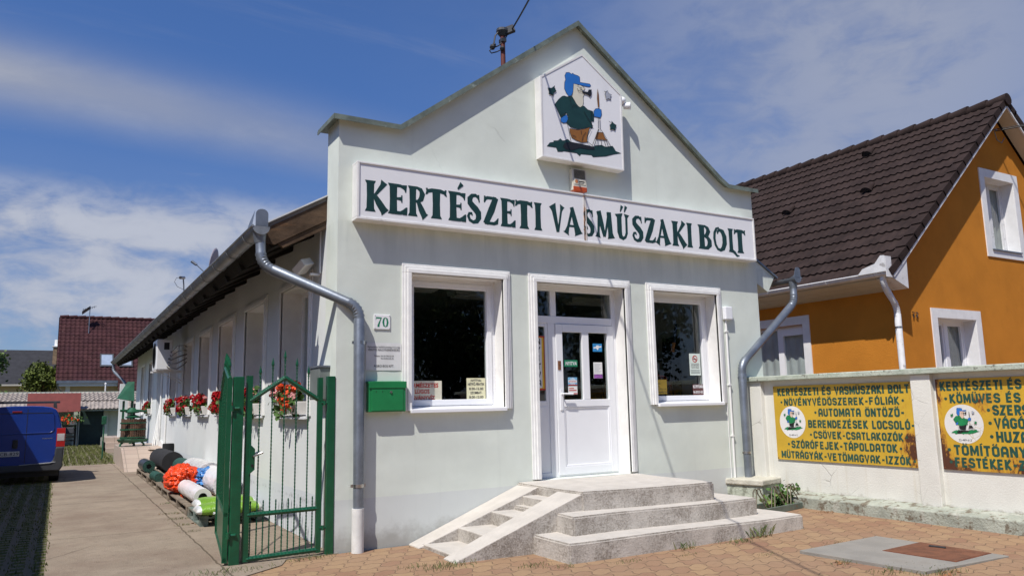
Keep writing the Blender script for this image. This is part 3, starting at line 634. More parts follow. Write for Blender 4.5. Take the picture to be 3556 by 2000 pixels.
# side windows
for i, (a, b) in enumerate(SW):
    d = .27
    g = G()
    for (w_, dd) in ((.10, .018), (.06, .034), (.03, .02)):
        g.box((-dd, a-w_, 1.45), (.0005, a, 3.15)); g.box((-dd, b, 1.45), (.0005, b+w_, 3.15)); g.box((-dd-.0005, a-w_, 3.15), (.0005, b+w_, 3.15+w_))
    g.build('surround', m_trim, shop, bevel=.004)
    g = G()
    for (u0, u1) in ((a, (a+b)/2), ((a+b)/2, b)):
        g.box((d, u0, 1.45), (d+.07, u0+.07, 3.15)); g.box((d, u1-.07, 1.45), (d+.07, u1, 3.15)); g.box((d+.0005, u0+.07, 1.45), (d+.07, u1-.07, 1.52)); g.box((d+.0005, u0+.07, 3.08), (d+.07, u1-.07, 3.15))
    w = g.build('window', m_pvc, shop, bevel=.005)
    g = G(); g.box((d+.03, a+.07, 1.52), (d+.036, b-.07, 3.08)); g.build('pane', m_glass, w)
    g = G(); g.prism([(d, 1.47), (-.07, 1.445), (-.07, 1.415), (0, 1.42), (0, 1.45), (d, 1.45)], 'y', a-.02, b+.02); g.build('sill', m_pvc, w)
    g = G(); g.box((.001, a+.001, 1.452), (d, a+.004, 3.149)); g.box((.001, b-.004, 1.452), (d, b-.001, 3.149)); g.box((.001, a+.005, 3.145), (d, b-.005, 3.149)); g.build('reveal', m_reveal, w)
g = G(); g.box((.25, 16.95, .56), (.31, 18.2, 3.0)); g.build('side_door', m_pvc, shop)
g = G()
for y in (15.25, 16.6): g.tube([(-.03, y, .5), (-.03, y, 3.3)], .028, 8)
g.build('wall_pipe', m_trim, shop, smooth=40)
g = G(); g.box((-.55, 26.0, -.02), (-.25, 26.3, 2.65)); g.build('porch_post', m_side, shop)
downpipe([(-.80, 26.7, 3.45), (-.80, 26.7, 3.2), (-.40, 26.15, 2.72), (-.3, 26.05, 2.5)], .05, shop, [])

M('net curtain', (.5, .5, .48), .9, var=.05)
# ================================================================== SIGNS AND FITTINGS ON THE FRONT
EMB=[('blue',[(3.109,5.98),(3.133,6.028),(3.183,6.038),(3.224,6.021),(3.241,6.043),(3.257,6.028),(3.324,6.021),(3.354,6.009),(3.358,5.932),(3.525,5.941),(3.541,5.922),(3.523,5.901),(3.489,5.897),(3.361,5.894),(3.252,5.89),(3.245,5.849),(3.234,5.774),(3.203,5.714),(3.161,5.696),(3.122,5.738),(3.096,5.79),(3.102,5.878),(3.12,5.924)]),
('cream',[(3.252,5.89),(3.353,5.892),(3.403,5.88),(3.439,5.855),(3.426,5.834),(3.392,5.827),(3.391,5.798),(3.424,5.783),(3.414,5.752),(3.4,5.727),(3.403,5.648),(3.382,5.579),(3.347,5.563),(3.306,5.572),(3.259,5.65),(3.219,5.7),(3.239,5.775)]),
('green',[(3.087,5.681),(3.127,5.675),(3.211,5.698),(3.274,5.609),(3.314,5.574),(3.347,5.563),(3.391,5.595),(3.416,5.593),(3.473,5.553),(3.558,5.546),(3.573,5.491),(3.569,5.403),(3.526,5.403),(3.548,5.306),(3.462,5.298),(3.293,5.248),(3.177,5.257),(3.113,5.303),(3.142,5.4),(3.111,5.451),(3.059,5.371),(3.018,5.366),(2.98,5.441),(2.927,5.53),(2.994,5.614),(3.053,5.668)]),
('blue',[(3.017,5.349),(3.059,5.385),(3.118,5.417),(3.132,5.362),(3.105,5.308),(3.056,5.293),(3.019,5.307)]),
('blue',[(3.579,5.55),(3.612,5.592),(3.664,5.606),(3.707,5.595),(3.709,5.53),(3.684,5.479),(3.633,5.48),(3.581,5.478)]),
('brown',[(3.156,5.229),(3.292,5.229),(3.393,5.258),(3.493,5.301),(3.459,5.219),(3.435,5.136),(3.445,5.088),(3.352,5.066),(3.253,5.086),(3.188,5.11),(3.161,5.176)]),
('black',[(3.043,4.961),(3.069,5.007),(3.168,5.034),(3.317,5.032),(3.451,5.032),(3.552,5.026),(3.564,5.002),(3.449,4.989),(3.315,4.989),(3.181,4.933),(3.083,4.928)]),
('green',[(2.782,4.923),(2.831,4.976),(2.892,4.993),(2.893,5.014),(2.965,5.025),(2.999,5.059),(3.03,5.036),(3.071,5.042),(3.121,5.071),(3.168,5.037),(3.317,5.039),(3.451,5.032),(3.552,5.026),(3.587,5.053),(3.691,5.077),(3.759,5.059),(3.883,5.092),(3.916,5.054),(3.933,5.027),(4.029,5.013),(3.895,4.981),(3.753,4.931),(3.537,4.888),(3.513,4.913),(3.328,4.9),(3.31,4.869),(3.262,4.904),(3.049,4.899),(3.017,4.887),(2.952,4.877),(2.93,4.929)]),
('brown',[(3.622,5.253),(3.717,5.262),(3.757,5.181),(3.791,5.165),(3.583,5.153)]),
('brown',[(3.657,5.899),(3.667,5.815),(3.669,5.64),(3.653,5.622),(3.647,5.752)]),
('green',[(2.818,5.742),(2.878,5.747),(2.92,5.784),(2.927,5.757),(2.95,5.726),(2.908,5.696),(2.899,5.652),(2.864,5.667),(2.832,5.66),(2.84,5.704)]),
('green',[(3.849,5.393),(3.882,5.421),(3.884,5.458),(3.918,5.427),(3.961,5.413),(3.942,5.372),(3.934,5.335),(3.896,5.35),(3.851,5.328),(3.858,5.366)]),
('grey',[(3.799,5.87),(3.827,5.902),(3.851,5.858),(3.895,5.856),(3.876,5.818),(3.879,5.782),(3.839,5.789),(3.798,5.766),(3.8,5.811),(3.788,5.831)]),
('black',[(3.4,5.804),(3.485,5.809),(3.504,5.849),(3.547,5.858),(3.539,5.79),(3.516,5.754),(3.487,5.78),(3.39,5.788)])]
EMBL=[[(3.641,5.3),(3.528,5.051)],
[(3.65,5.301),(3.561,5.042)],
[(3.626,5.16),(3.617,5.036)],
[(3.678,5.161),(3.69,5.055)],
[(3.73,5.162),(3.768,5.045)],
[(3.765,5.168),(3.811,5.052)],
[(3.718,5.269),(3.864,5.06)],
[(3.668,5.312),(3.718,5.269)],
[(3.646,5.467),(3.64,5.307)],
[(3.672,5.472),(3.671,5.312)],
[(3.113,5.303),(3.141,5.173),(3.168,5.037)],
[(3.521,5.294),(3.457,5.183),(3.44,5.094),(3.552,5.026)],
[(3.3,5.831),(3.324,5.799),(3.4,5.804)],
[(3.343,5.854),(3.376,5.853),(3.35,5.826),(3.384,5.833)],
[(3.294,5.89),(3.335,5.881)],
[(3.204,5.532),(3.231,5.58),(3.289,5.569)],
[(3.404,5.518),(3.468,5.429),(3.549,5.327)],
[(3.019,5.385),(3.102,5.449)],
[(3.169,5.683),(3.19,5.579)],
[(3.533,5.542),(3.527,5.41)],
[(2.928,5.8),(2.919,5.755)],
[(3.831,5.449),(3.865,5.433)],
[(3.765,5.881),(3.808,5.879)],
[(3.352,5.08),(3.372,5.155),(3.425,5.22)],
[(3.189,5.139),(3.254,5.128)],
[(3.342,5.235),(3.348,5.179)]]
FM = {'blue': 0, 'cream': 1, 'green': 2, 'brown': 3, 'black': 4, 'grey': 5, 'white': 6}
def emblem(fr, sc, cx, cz, mats, parent, ox, oz, outline=True):
    g = G()
    order = [7, 0, 1, 2, 3, 4, 5, 6, 8, 9, 10, 11, 12, 13]
    for j, i in enumerate(order):
        c, ps = EMB[i]
        cen = (sum(p[0] for p in ps)/len(ps), sum(p[1] for p in ps)/len(ps))
        def put(pp, d, mi):
            q = [((p[0]-cx)*sc+ox, (p[1]-cz)*sc+oz) for p in pp]
            for t in tessellate_polygon([[Vector((*p, 0)) for p in q]]): g.poly([fr(*q[k], d) for k in t], mi)
        put(offs_closed(ps, .007), .0006+j*.0006, 4)
        put(ps, .0009+j*.0006, FM[c])
    for l in EMBL:
        q = [((p[0]-cx)*sc+ox, (p[1]-cz)*sc+oz) for p in l]
        ribbon(g, q, .0075*sc, fr, .0105, 4)
    return g.build('emblem', mats, parent, norm=False)
def offs_closed(ps, d):
    n = len(ps); A = sum(ps[i][0]*ps[(i+1) % n][1]-ps[(i+1) % n][0]*ps[i][1] for i in range(n)); sg = 1 if A < 0 else -1
    o = []
    for i in range(n):
        a = Vector(ps[i-1]); q = Vector(ps[i]); b = Vector(ps[(i+1) % n])
        t = ((q-a).normalized()+(b-q).normalized()); t = t.normalized() if t.length > 1e-5 else (q-a).normalized()
        o.append(tuple(q+Vector((-t.y, t.x))*sg*d))
    return o

# ---- long shop sign
ms = thing('shop_sign', 'long white sign box with dark green shop lettering across the front', 'sign', (3.4, 0, 3.67))
g = G(); g.box((.172, -.155, 3.672), (6.62, .0, 4.335)); g.build('casing', m_case, ms, bevel=.006)
g = G(); g.box((.165, -.172, 4.318), (6.627, .01, 4.342)); g.box((.165, -.172, 3.660), (6.627, .0, 3.690)); g.box((.165, -.172, 3.690), (.195, -.0, 4.318)); g.box((6.60, -.172, 3.690), (6.627, .0, 4.318))
g.build('edge_trim', m_case, ms, bevel=.004)
g = G(); g.box((.196, -.160, 3.692), (3.345, -.15, 4.316)); g.build('face_panel', m_sheet, ms)
g = G(); g.box((3.385, -.160, 3.692), (6.599, -.15, 4.316)); g.build('face_panel', m_sheet, ms)
def ex_joint(nt, tc, c, h, p):
    n = nd(nt, 'ShaderNodeTexNoise', {'Vector': nd(nt, 'ShaderNodeMapping', {0: tc, 3: (25., 1., 6.)}), 'Scale': 1., 'Detail': 5.}).outputs[0]
    return mix(nt, mapr(nt, n, .42, .6), (.62, .6, .58), mix(nt, mapr(nt, n, .55, .62), (.42, .18, .06), (.03, .02, .015))), h
g = G(); g.box((3.343, -.166, 3.70), (3.357, -.15, 4.31)); g.box((3.373, -.166, 3.70), (3.387, -.15, 4.31)); g.box((3.357, -.157, 3.70), (3.373, -.15, 4.31)); g.build('rusty_joint', M('rust stained joint strip', (.5, .3, .1), .7, var=0, extra=ex_joint), ms)

def stem(x, w=.29, f=1.42, y0=0., y1=1.): return ([(x, y0), (x, y0+.035), (x, y0+.11), (x, (y0+y1)/2), (x, y1-.11), (x, y1-.035), (x, y1)], [w*f, w*f*.93, w, w*.92, w, w*f*.93, w*f])
def decor(c):
    if c == 'K': return .80, [stem(.2), ([(.27, .44), (.45, .62), (.66, .86), (.74, 1.0)], [.07, .11, .17, .27]), ([(.34, .56), (.52, .32), (.72, .08), (.78, 0)], [.14, .24, .27, .34])]
    if c == 'E': return .74, [stem(.2), ([(.1, .945), (.5, .945), (.66, .90), (.74, .80)], [.11, .10, .12, .05]), ([(.60, .93), (.72, .93), (.73, .74)], [.1, .12, .04]), ([(.2, .52), (.42, .52), (.54, .52)], [.08, .09, .13]), ([(.56, .64), (.56, .40)], [.05, .05]), ([(.1, .06), (.5, .055), (.66, .1), (.76, .24)], [.12, .11, .15, .05]), ([(.6, .05), (.74, .05), (.78, .26)], [.1, .1, .04])]
    if c == 'R': return .82, [stem(.2), ([(.1, .95), (.42, .955), (.58, .90), (.66, .76), (.60, .60), (.46, .51), (.24, .50)], [.09, .09, .15, .22, .20, .12, .07]), ([(.44, .53), (.60, .26), (.74, .06), (.8, 0)], [.14, .24, .25, .32])]
    if c == 'T': return .66, [stem(.33, y1=.97), ([(.0, .78), (.06, .90), (.2, .94), (.46, .94), (.60, .90), (.66, .78)], [.03, .12, .13, .13, .12, .03]), ([(.03, 1.0), (.05, .8)], [.07, .05]), ([(.63, 1.0), (.61, .8)], [.07, .05])]
    if c == 'S': return .62, [([(.58, .76), (.52, .90), (.40, .965), (.24, .94), (.13, .83), (.14, .69), (.26, .58), (.40, .48), (.52, .36), (.53, .20), (.44, .07), (.28, .03), (.12, .09), (.05, .22), (.10, .32), (.20, .33), (.24, .25)], [.03, .10, .11, .14, .20, .22, .24, .25, .24, .22, .16, .11, .11, .11, .09, .08, .05]), ([(.53, .99), (.57, .73)], [.08, .05])]
    if c == 'Z': return .66, [([(.06, .76), (.10, .90), (.2, .94), (.58, .94)], [.03, .11, .11, .10]), ([(.56, .97), (.36, .52), (.10, .03)], [.20, .25, .20]), ([(.06, .06), (.46, .055), (.58, .10), (.65, .26)], [.10, .11, .13, .03]), ([(.08, 1.0), (.06, .78)], [.06, .05])]
    if c == 'I': return .40, [stem(.2)]
    if c == 'V': return .82, [([(.10, 1), (.13, .95), (.20, .80), (.42, .02)], [.42, .36, .25, .16]), ([(.74, 1), (.71, .95), (.65, .80), (.44, .02)], [.30, .22, .11, .10])]
    if c == 'A': return .84, [([(.46, .98), (.24, .28), (.16, .06), (.13, 0)], [.12, .11, .20, .32]), ([(.42, 1.0), (.62, .30), (.70, .06), (.72, 0)], [.18, .25, .33, .42]), ([(.24, .30), (.60, .30)], [.08, .08])]
    if c == 'M': return 1.02, [([(.22, 1), (.16, .2), (.13, .05), (.12, 0)], [.14, .12, .22, .30]), ([(.20, 1.0), (.36, .5), (.50, .04)], [.24, .23, .13]), ([(.80, 1.0), (.66, .5), (.52, .04)], [.12, .11, .09]), ([(.80, 1), (.86, .2), (.89, .06), (.90, 0)], [.24, .25, .32, .40])]
    if c == 'U': return .78, [([(.16, 1), (.17, .94), (.18, .86), (.18, .30), (.24, .12), (.38, .055), (.52, .12), (.60, .28), (.61, .86), (.62, .94), (.63, 1)], [.42, .36, .25, .25, .20, .12, .11, .12, .12, .22, .30])]
    if c == 'B': return .70, [stem(.2), ([(.1, .955), (.38, .955), (.50, .88), (.54, .76), (.48, .63), (.36, .56), (.24, .55)], [.08, .09, .16, .21, .18, .10, .07]), ([(.30, .55), (.48, .50), (.58, .36), (.58, .20), (.46, .07), (.30, .045), (.1, .045)], [.07, .14, .22, .23, .15, .10, .08])]
    if c == 'O': return .80, [([(.40, .975), (.24, .92), (.13, .74), (.10, .5), (.15, .24), (.27, .07), (.42, .03), (.58, .12), (.68, .34), (.68, .62), (.58, .82), (.42, .88), (.30, .80), (.30, .70)], [.06, .10, .13, .13, .12, .11, .12, .20, .24, .24, .20, .12, .10, .06])]
    if c == 'L': return .62, [stem(.18), ([(.08, .05), (.30, .05), (.46, -.02), (.60, -.13), (.80, -.13)], [.10, .14, .15, .11, .03])]
    return .3, []
SIGN = [('K', .262, .552), ('E', .542, .785), ('R', .792, 1.052), ('T', 1.018, 1.303), ('É', 1.318, 1.562), ('S', 1.572, 1.772), ('Z', 1.800, 2.020), ('E', 2.048, 2.268), ('T', 2.265, 2.532), ('I', 2.550, 2.672),
        ('V', 2.785, 3.035), ('A', 2.999, 3.318), ('S', 3.335, 3.515), ('M', 3.524, 3.862), ('Ű', 3.875, 4.130), ('S', 4.170, 4.372), ('Z', 4.392, 4.602), ('A', 4.585, 4.893), ('K', 4.908, 5.200), ('I', 5.198, 5.312),
        ('B', 5.423, 5.695), ('O', 5.731, 6.012), ('L', 6.045, 6.27), ('T', 6.172, 6.425)]
m_letter = m_dkgreen
for i, (c, x0, x1) in enumerate(SIGN):
    base = ACC.get(c, c); w, st = decor(base); st = list(st)
    ymin, H = 3.762, .368
    if c == 'É': st.append(([(.42, 1.10), (.62, 1.30)], [.06, .17]))
    if c == 'Ű': st += [([(.26, 1.08), (.38, 1.32)], [.05, .15]), ([(.50, 1.08), (.62, 1.32)], [.05, .15])]
    k = (x1-x0)/w
    probe = G()
    for ps, ww in st: ribbon(probe, [(x*k, y*H) for x, y in ps], [a*min(k*1.12, H) for a in ww], lambda u, v, d=0: (u, 0, v), 0)
    ua, ub = min(v[0] for v in probe.v), max(v[0] for v in probe.v); q = (x1-x0)/(ub-ua)
    g = G(); fr = lambda u, v, d=0: (x0+(u-ua)*q, -.1615-d, v)
    for j, (ps, ww) in enumerate(st): ribbon(g, [(x*k, ymin+y*H) for x, y in ps], [a*min(k*1.12, H) for a in ww], fr, .0003*j)
    g.build('letter', m_letter, ms, norm=False)

# ---- picture sign in the gable
ls = thing('picture_sign', 'white house-shaped sign box showing a gardener with a rake', 'sign', (3.4, 0, 4.77))
hp = [(2.702, 4.772), (4.072, 4.762), (4.085, 5.893), (3.408, 6.362), (2.702, 5.893)]
g = G(); g.prism(offs_closed(hp, -.012), 'y', -.155, 0); g.build('casing', m_case, ls, bevel=.004)
g = G(); inner = offs_closed(hp, -.028); g.prism(hp, 'y', -.168, -.02, holes=[list(reversed(inner))]); g.build('edge_trim', m_case, ls)
g = G(); g.prism(offs_closed(hp, -.029), 'y', -.162, -.154); g.build('face_panel', m_sheet, ls)
emblem(fr_y(-.1635), 1, 0, 0, [m_blue, m_cream, m_dkgreen, m_brown, m_black, m_greyfilm, m_white], ls, 0, 0)

# ---- small fittings
al = thing('alarm_siren', 'beige alarm siren box with louvres and orange lens below the picture sign', 'alarm', (3.36, 0, 4.4))
m_beige = M('aged beige plastic', (.56, .53, .45), .5, var=.08, vs=8)
g = G(); g.prism([(0, 4.40), (-.09, 4.40), (-.075, 4.715), (0, 4.715)], 'x', 3.235, 3.475); g.build('body', m_beige, al, bevel=.012)
g = G()
for k in range(9): g.prism([(-.078-.0005*k, 4.695-.014*k), (-.084-.0005*k, 4.695-.014*k), (-.084-.0005*k, 4.688-.014*k), (-.078-.0005*k, 4.688-.014*k)], 'x', 3.265, 3.445)
g.build('louvre', M('louvre shade', (.10, .095, .08), .7), al)
g = G(); g.prism([(0, 4.392), (-.094, 4.392), (-.092, 4.46), (0, 4.46)], 'x', 3.240, 3.470); g.build('strobe_lens', M('orange lens', (.40, .065, .012), .3, var=.1), al, bevel=.01)
g = G(); g.box((3.262, -.091, 4.49), (3.448, -.080, 4.565)); g.build('label_plate', m_cream, al)
g = G(); 
g.poly([(3.295+.026*cos(a*pi/8), -.0925, 4.528+.026*sin(a*pi/8)) for a in range(16)], 0); ribbon(g, [(3.335, 4.53), (3.43, 4.53)], .016, fr_y(-.0925), 0, 1); ribbon(g, [(3.335, 4.505), (3.42, 4.505)], .006, fr_y(-.0925), 0, 1); g.build('badge', [M('badge orange', (.5, .2, .08), .5), m_black], al, norm=False)

fl = thing('motion_floodlight', 'small white lamp head poking out right of the picture sign', 'lamp', (4.15, 0, 5.8))
g = G(); g.ball((4.13, -.12, 5.83), .055, 12); g.build('sensor', m_pvc, fl, smooth=60)
g = G(); g.tube([(4.17, -.10, 5.76), (4.24, -.17, 5.755)], [.045, .055], 14); g.build('lamp_head', m_pvc, fl, smooth=40)
g = G(); g.tube([(4.10, -.0, 5.79), (4.12, -.1, 5.79), (4.18, -.1, 5.76)], .018, 8); g.box((4.08, -.03, 5.74), (4.16, .0, 5.86)); g.build('bracket', m_pvc, fl)

hn = thing('house_number_plate', 'white plate with green number 70 beside the left shop window', 'sign', (.535, 0, 2.42))
g = G(); g.box((.435, -.012, 2.425), (.635, 0, 2.595)); g.build('plate', m_sheet, hn, bevel=.004)
g = G(); fr = fr_y(-.013); k = .112
dig7 = [([(.02, .72), (.04, .95), (.16, .93), (.40, .93), (.56, .97)], [.04, .08, .16, .13, .05]), ([(.54, .97), (.38, .55), (.27, .2), (.26, 0)], [.08, .13, .2, .22])]
dig0 = [([(.30, .98), (.16, .86), (.09, .5), (.16, .14), (.30, .02)], [.05, .16, .2, .16, .05]), ([(.30, .98), (.44, .86), (.51, .5), (.44, .14), (.30, .02)], [.05, .16, .2, .16, .05])]
for ox, dd in ((.456, dig7), (.536, dig0)):
    for j, (ps, ww) in enumerate(dd): ribbon(g, [(ox+x*.128, 2.452+y*k) for x, y in ps], [a*k for a in ww], fr, .0003*j)
g.build('digits', m_emerald, hn, norm=False)
g = G()
for x in (.447, .623):
    for z in (2.437, 2.583): g.tube([(x, -.012, z), (x, -.016, z)], .004, 8)
g.build('screws', m_steel, hn)

cn = thing('company_notice', 'laminated white wholesale notice on the wall above the mailbox', 'notice', (.56, 0, 1.95))
g = G(); n = 8
for i in range(n):
    for j in range(6):
        f = lambda a, b: (.342+.432*a/n, -.006-.0012*sin(a*1.3)*cos(b*1.1), 1.955+.315*b/6)
        g.poly([f(i, j), f(i+1, j), f(i+1, j+1), f(i, j+1)])
g.build('sheet', M('laminated paper', (.70, .71, .70), .3, var=.05, vs=6), cn, smooth=60, norm=False)
m_ink = M('dark ink', (.03, .03, .045), .6, var=0); fr = fr_y(-.009)
for t, z, h, w in (('Nyitva tartás: hétfőtől-péntekig: 8-12 óráig', 2.213, .020, .39), ('VEGYES NAGYKERESKEDÉS', 2.178, .024, .385), ('Telefon: 06-30-740-62-90', 2.112, .017, .24), ('06-30-825-86-45', 2.084, .017, .155), ('AGRO-BOS KFT.', 1.993, .027, .245)):
    ftext('lettering', t, fr, .56+(.04 if t[0] == '0' else 0), z, h, m_ink, cn, width=w, align='CENTER', bold=.006)

mb = thing('mailbox', 'green metal mailbox on the wall below the notice', 'mailbox', (.57, 0, 1.5))
g = G(); g.box((.352, -.10, 1.487), (.79, 0, 1.80)); g.build('body', m_mail, mb, bevel=.006)
g = G(); g.prism([(.0, 1.835), (-.112, 1.825), (-.112, 1.752), (-.104, 1.752), (-.104, 1.80), (0, 1.80)], 'x', .345, .797); g.build('lid', m_mail, mb, bevel=.003)
g = G(); g.box((.38, -.106, 1.50), (.76, -.098, 1.742)); g.build('door', m_mail, mb, bevel=.004)
g = G(); g.tube([(.607, -.104, 1.708), (.607, -.116, 1.708)], .014, 14); g.build('lock', m_steel, mb, smooth=40)
g = G(); g.box((.430, -.1075, 1.700), (.4355, -.105, 1.722)); g.box((.505, -.1075, 1.700), (.5105, -.105, 1.722)); g.build('slots', m_black, mb)

jb = thing('junction_box', 'white cable box with conduit on the wall right of the right window', 'junction box', (6.06, 0, 0))
g = G(); g.box((5.985, -.075, 2.735), (6.135, 0, 2.935)); g.build('body', m_pvc, jb, bevel=.014)
g = G(); g.tube([(6.03, -.02, 2.74), (6.03, -.02, 1.2), (6.025, -.02, .30), (6.03, -.02, -.02)], .016, 8); g.tube([(5.955, -.012, 3.2), (5.96, -.012, 2.9), (5.965, -.012, .3)], .007, 6)
for z in (2.55, 1.75, 1.0): g.box((6.005, -.04, z), (6.055, 0, z+.02))
g.build('conduit', m_trim, jb, smooth=40)

fl = thing('floodlight', 'dusty floodlight under the left eave near the front corner', 'lamp', (-.12, .7, 3.2))
g = G(); ax = Vector((.3, -.7, .5)).normalized(); ay = Vector((.8, .5, .3)); ay = (ay-ax*ay.dot(ax)).normalized(); az = ax.cross(ay)
g.obox(Vector((-.17, .78, 3.23)), ax, ay, az, (-.10, -.09, -.04), (.10, .09, .06)); g.build('housing', m_case, fl, bevel=.01)
g = G(); g.obox(Vector((-.17, .78, 3.23)), ax, ay, az, (-.08, -.075, .061), (.08, .075, .066)); g.build('lens', m_glass, fl)
g = G(); g.box((-.12, .66, 3.12), (.0, .72, 3.145)); g.tube([(-.02, .6, 3.14), (-.02, .6, 3.75)], .012, 6); g.build('bracket', m_case, fl)
mp = thing('meter_cabinet', 'small grey metal cabinet on the white side wall behind the gate', 'cabinet', (-.05, .4, 1.6))
g = G(); g.box((-.12, .22, 1.64), (0, .60, 2.00)); g.build('body', M('grey painted cabinet', (.16, .18, .17), .5, var=.15), mp, bevel=.006); g = G(); g.box((-.13, .2, 2.0), (0, .62, 2.02)); g.build('hood', m_zinc, mp)

# ---- papers inside the windows and door
def paper(name, x0, x1, z0, z1, y, mat, label, cat='notice'):
    t = thing(name, label, cat, ((x0+x1)/2, y, z0)); g = G(); g.box((x0, y, z0), (x1, y+.003, z1)); g.build('sheet', mat, t); return t
yg = .2225; m_pap = M('white paper', (.75, .75, .72), .7, var=.03); m_papy = M('pale yellow paper', (.70, .68, .45), .7, var=.05)
m_rink = M('red ink', (.45, .02, .015), .6, var=0)
t = paper('water_notice', .98, 1.393, 1.612, 1.842, yg-.004, M('cream paper', (.6, .58, .46), .7, var=.1), 'cream notice with red letters in the lower left corner of the left window')
for s_, z, w, x in (('TERMÉSZETES', 1.765, .41, .93), ('LÚGOS', 1.692, .19, 1.04), ('ÁSVÁNYVÍZ', 1.618, .34, .96)):
    if s_ == 'LÚGOS': ftext('lettering', s_, fr_y(yg-.0055), x, z, .048, m_rink, t, width=w, bold=.03)
    elif s_[0] == 'T': ftext('lettering', 'RMÉSZETES', fr_y(yg-.0055), 1.012, z, .048, m_rink, t, width=.335, bold=.03)
    else: ftext('lettering', 'SVÁNYVÍZ', fr_y(yg-.0055), 1.012, z, .044, m_rink, t, width=.29, bold=.03)
t = paper('opening_hours_notice', 1.735, 2.000, 1.617, 1.875, yg-.004, m_papy, 'pale yellow opening hours notice in the lower right corner of the left window')
for s_, z, w in (('NYITVA:', 1.830, .15), ('HÉTFŐ-PÉNTEK', 1.783, .235), ('8.00-16.00', 1.728, .20), ('SZOMBAT-', 1.678, .165), ('8.00-12.00', 1.625, .20)): ftext('lettering', s_, fr_y(yg-.0055), 1.868, z, .030, m_ink, t, width=w, align='CENTER', bold=.02)
t = paper('vertical_open_sign', 2.752, 2.903, 1.735, 2.412, .2245, m_yellowfilm, 'tall red and yellow sign reading NYITVA downwards in the narrow door light', 'sign')
g = G(); g.box((2.750, .222, 1.715), (2.905, .2246, 1.735)); g.box((2.750, .222, 2.412), (2.905, .2246, 2.428)); g.box((2.890, .2235, 1.735), (2.903, .2246, 2.412)); g.build('red_border', m_red, t)
g = G(); g.box((2.762, .2235, 1.745), (2.858, .2245, 2.402)); g.build('white_field', m_pap, t)
for k, c in enumerate('NYITVA'):
    g = G(); sans_line(g, c, fr_y(.2228), 2.777 if c != 'I' else 2.797, 2.315-.109*k, 2.843 if c != 'I' else 2.823, .080, w=.2); g.build('letter', m_ink, t, norm=False)
t = paper('green_open_sign', 3.205, 3.42, 2.025, 2.115, .209, m_emerald, 'small green NYITVA sign on the left glass of the door', 'sign')
ftext('lettering', 'NYITVA', fr_y(.2075), 3.222, 2.047, .046, m_white, t, width=.185, bold=.02, skew=.15)
t = paper('blue_voucher_sticker', 3.258, 3.406, 1.775, 1.882, .209, M('light blue sticker', (.18, .42, .62), .4, var=.1), 'light blue and white sticker under the green NYITVA sign', 'sticker')
g = G()
for k in range(12):
    a = k*pi/6; g.poly([(3.332, .2085, 1.828), (3.332+.05*cos(a), .2085, 1.828+.05*sin(a)), (3.332+.05*cos(a+.25), .2085, 1.828+.05*sin(a+.25))], 0)
g.box((3.262, .2075, 1.812), (3.402, .2083, 1.845), 0); g.box((3.26, .2075, 1.776), (3.404, .2083, 1.786), 1); g.build('rays', [m_white, m_red], t, norm=False)
ftext('lettering', 'ELFOGADÓHELY', fr_y(.207), 3.332, 1.820, .018, m_rink, t, width=.125, align='CENTER', bold=.02)
t = paper('red_voucher_sticker', 3.258, 3.406, 1.655, 1.765, .209, m_pap, 'white and red sticker just above the door handle', 'sticker')
g = G(); ribbon(g, [(3.27, 1.735), (3.35, 1.735)], .012, fr_y(.2083), 0); ribbon(g, [(3.27, 1.708), (3.39, 1.708)], .014, fr_y(.2083), 0); ribbon(g, [(3.26, 1.665), (3.404, 1.665)], .012, fr_y(.2083), 0); g.build('print', m_red, t, norm=False)
t = paper('blue_shield_sticker', 3.69, 3.845, 2.235, 2.345, .209, M('cyan blue sticker', (.03, .25, .55), .4, var=.1), 'bright blue sticker with white shield high on the right door glass', 'sticker')
g = G(); g.poly([(3.745, .2083, 2.32), (3.79, .2083, 2.32), (3.787, .2083, 2.275), (3.768, .2083, 2.255), (3.748, .2083, 2.275)]); ribbon(g, [(3.70, 2.285), (3.835, 2.305)], .02, fr_y(.2083), .0004); g.build('shield', m_white, t, norm=False)
t = paper('flyer', 3.69, 3.838, 1.868, 2.088, .209, m_pap, 'white flyer with purple foot on the right door glass')
g = G(); g.box((3.692, .2078, 1.870), (3.836, .2084, 1.925), 1)
for k in range(8): ribbon(g, [(3.705, 2.06-.016*k), (3.82-.02*(k % 3), 2.06-.016*k)], .004, fr_y(.2083), 0, 0)
g.build('print', [m_greyfilm, M('purple print', (.25, .08, .32), .5, var=.4, vs=30)], t, norm=False)
t = paper('no_smoking_notice', 5.475, 5.690, 1.910, 2.235, yg-.004, M('pale green paper', (.66, .74, .68), .7, var=.03), 'white notice with red no smoking symbol in the right window')
g = G(); cx, cz = 5.583, 2.155
for k in range(24): 
    a, b = 2*pi*k/24, 2*pi*(k+1)/24; g.poly([(cx+.052*cos(a), .2165, cz+.052*sin(a)), (cx+.052*cos(b), .2165, cz+.052*sin(b)), (cx+.040*cos(b), .2165, cz+.040*sin(b)), (cx+.040*cos(a), .2165, cz+.040*sin(a))], 0)
ribbon(g, [(cx-.035, cz+.035), (cx+.035, cz-.035)], .012, fr_y(.2162), 0, 0); ribbon(g, [(cx-.032, cz-.004), (cx+.032, cz-.004)], .013, fr_y(.2166), 0, 1); g.build('symbol', [m_red, m_ink], t, norm=False)
for k, (s_, z) in enumerate((('TILOS A DOHÁNYZÁS', 2.077), ('NO SMOKING', 2.058), ('RAUCHEN VERBOTEN', 2.036), ('VIETATO FUMARE', 2.016))): ftext('lettering', s_, fr_y(.2165), 5.583, z, .011, m_ink, t, width=.16, align='CENTER', bold=.02)
g = G()
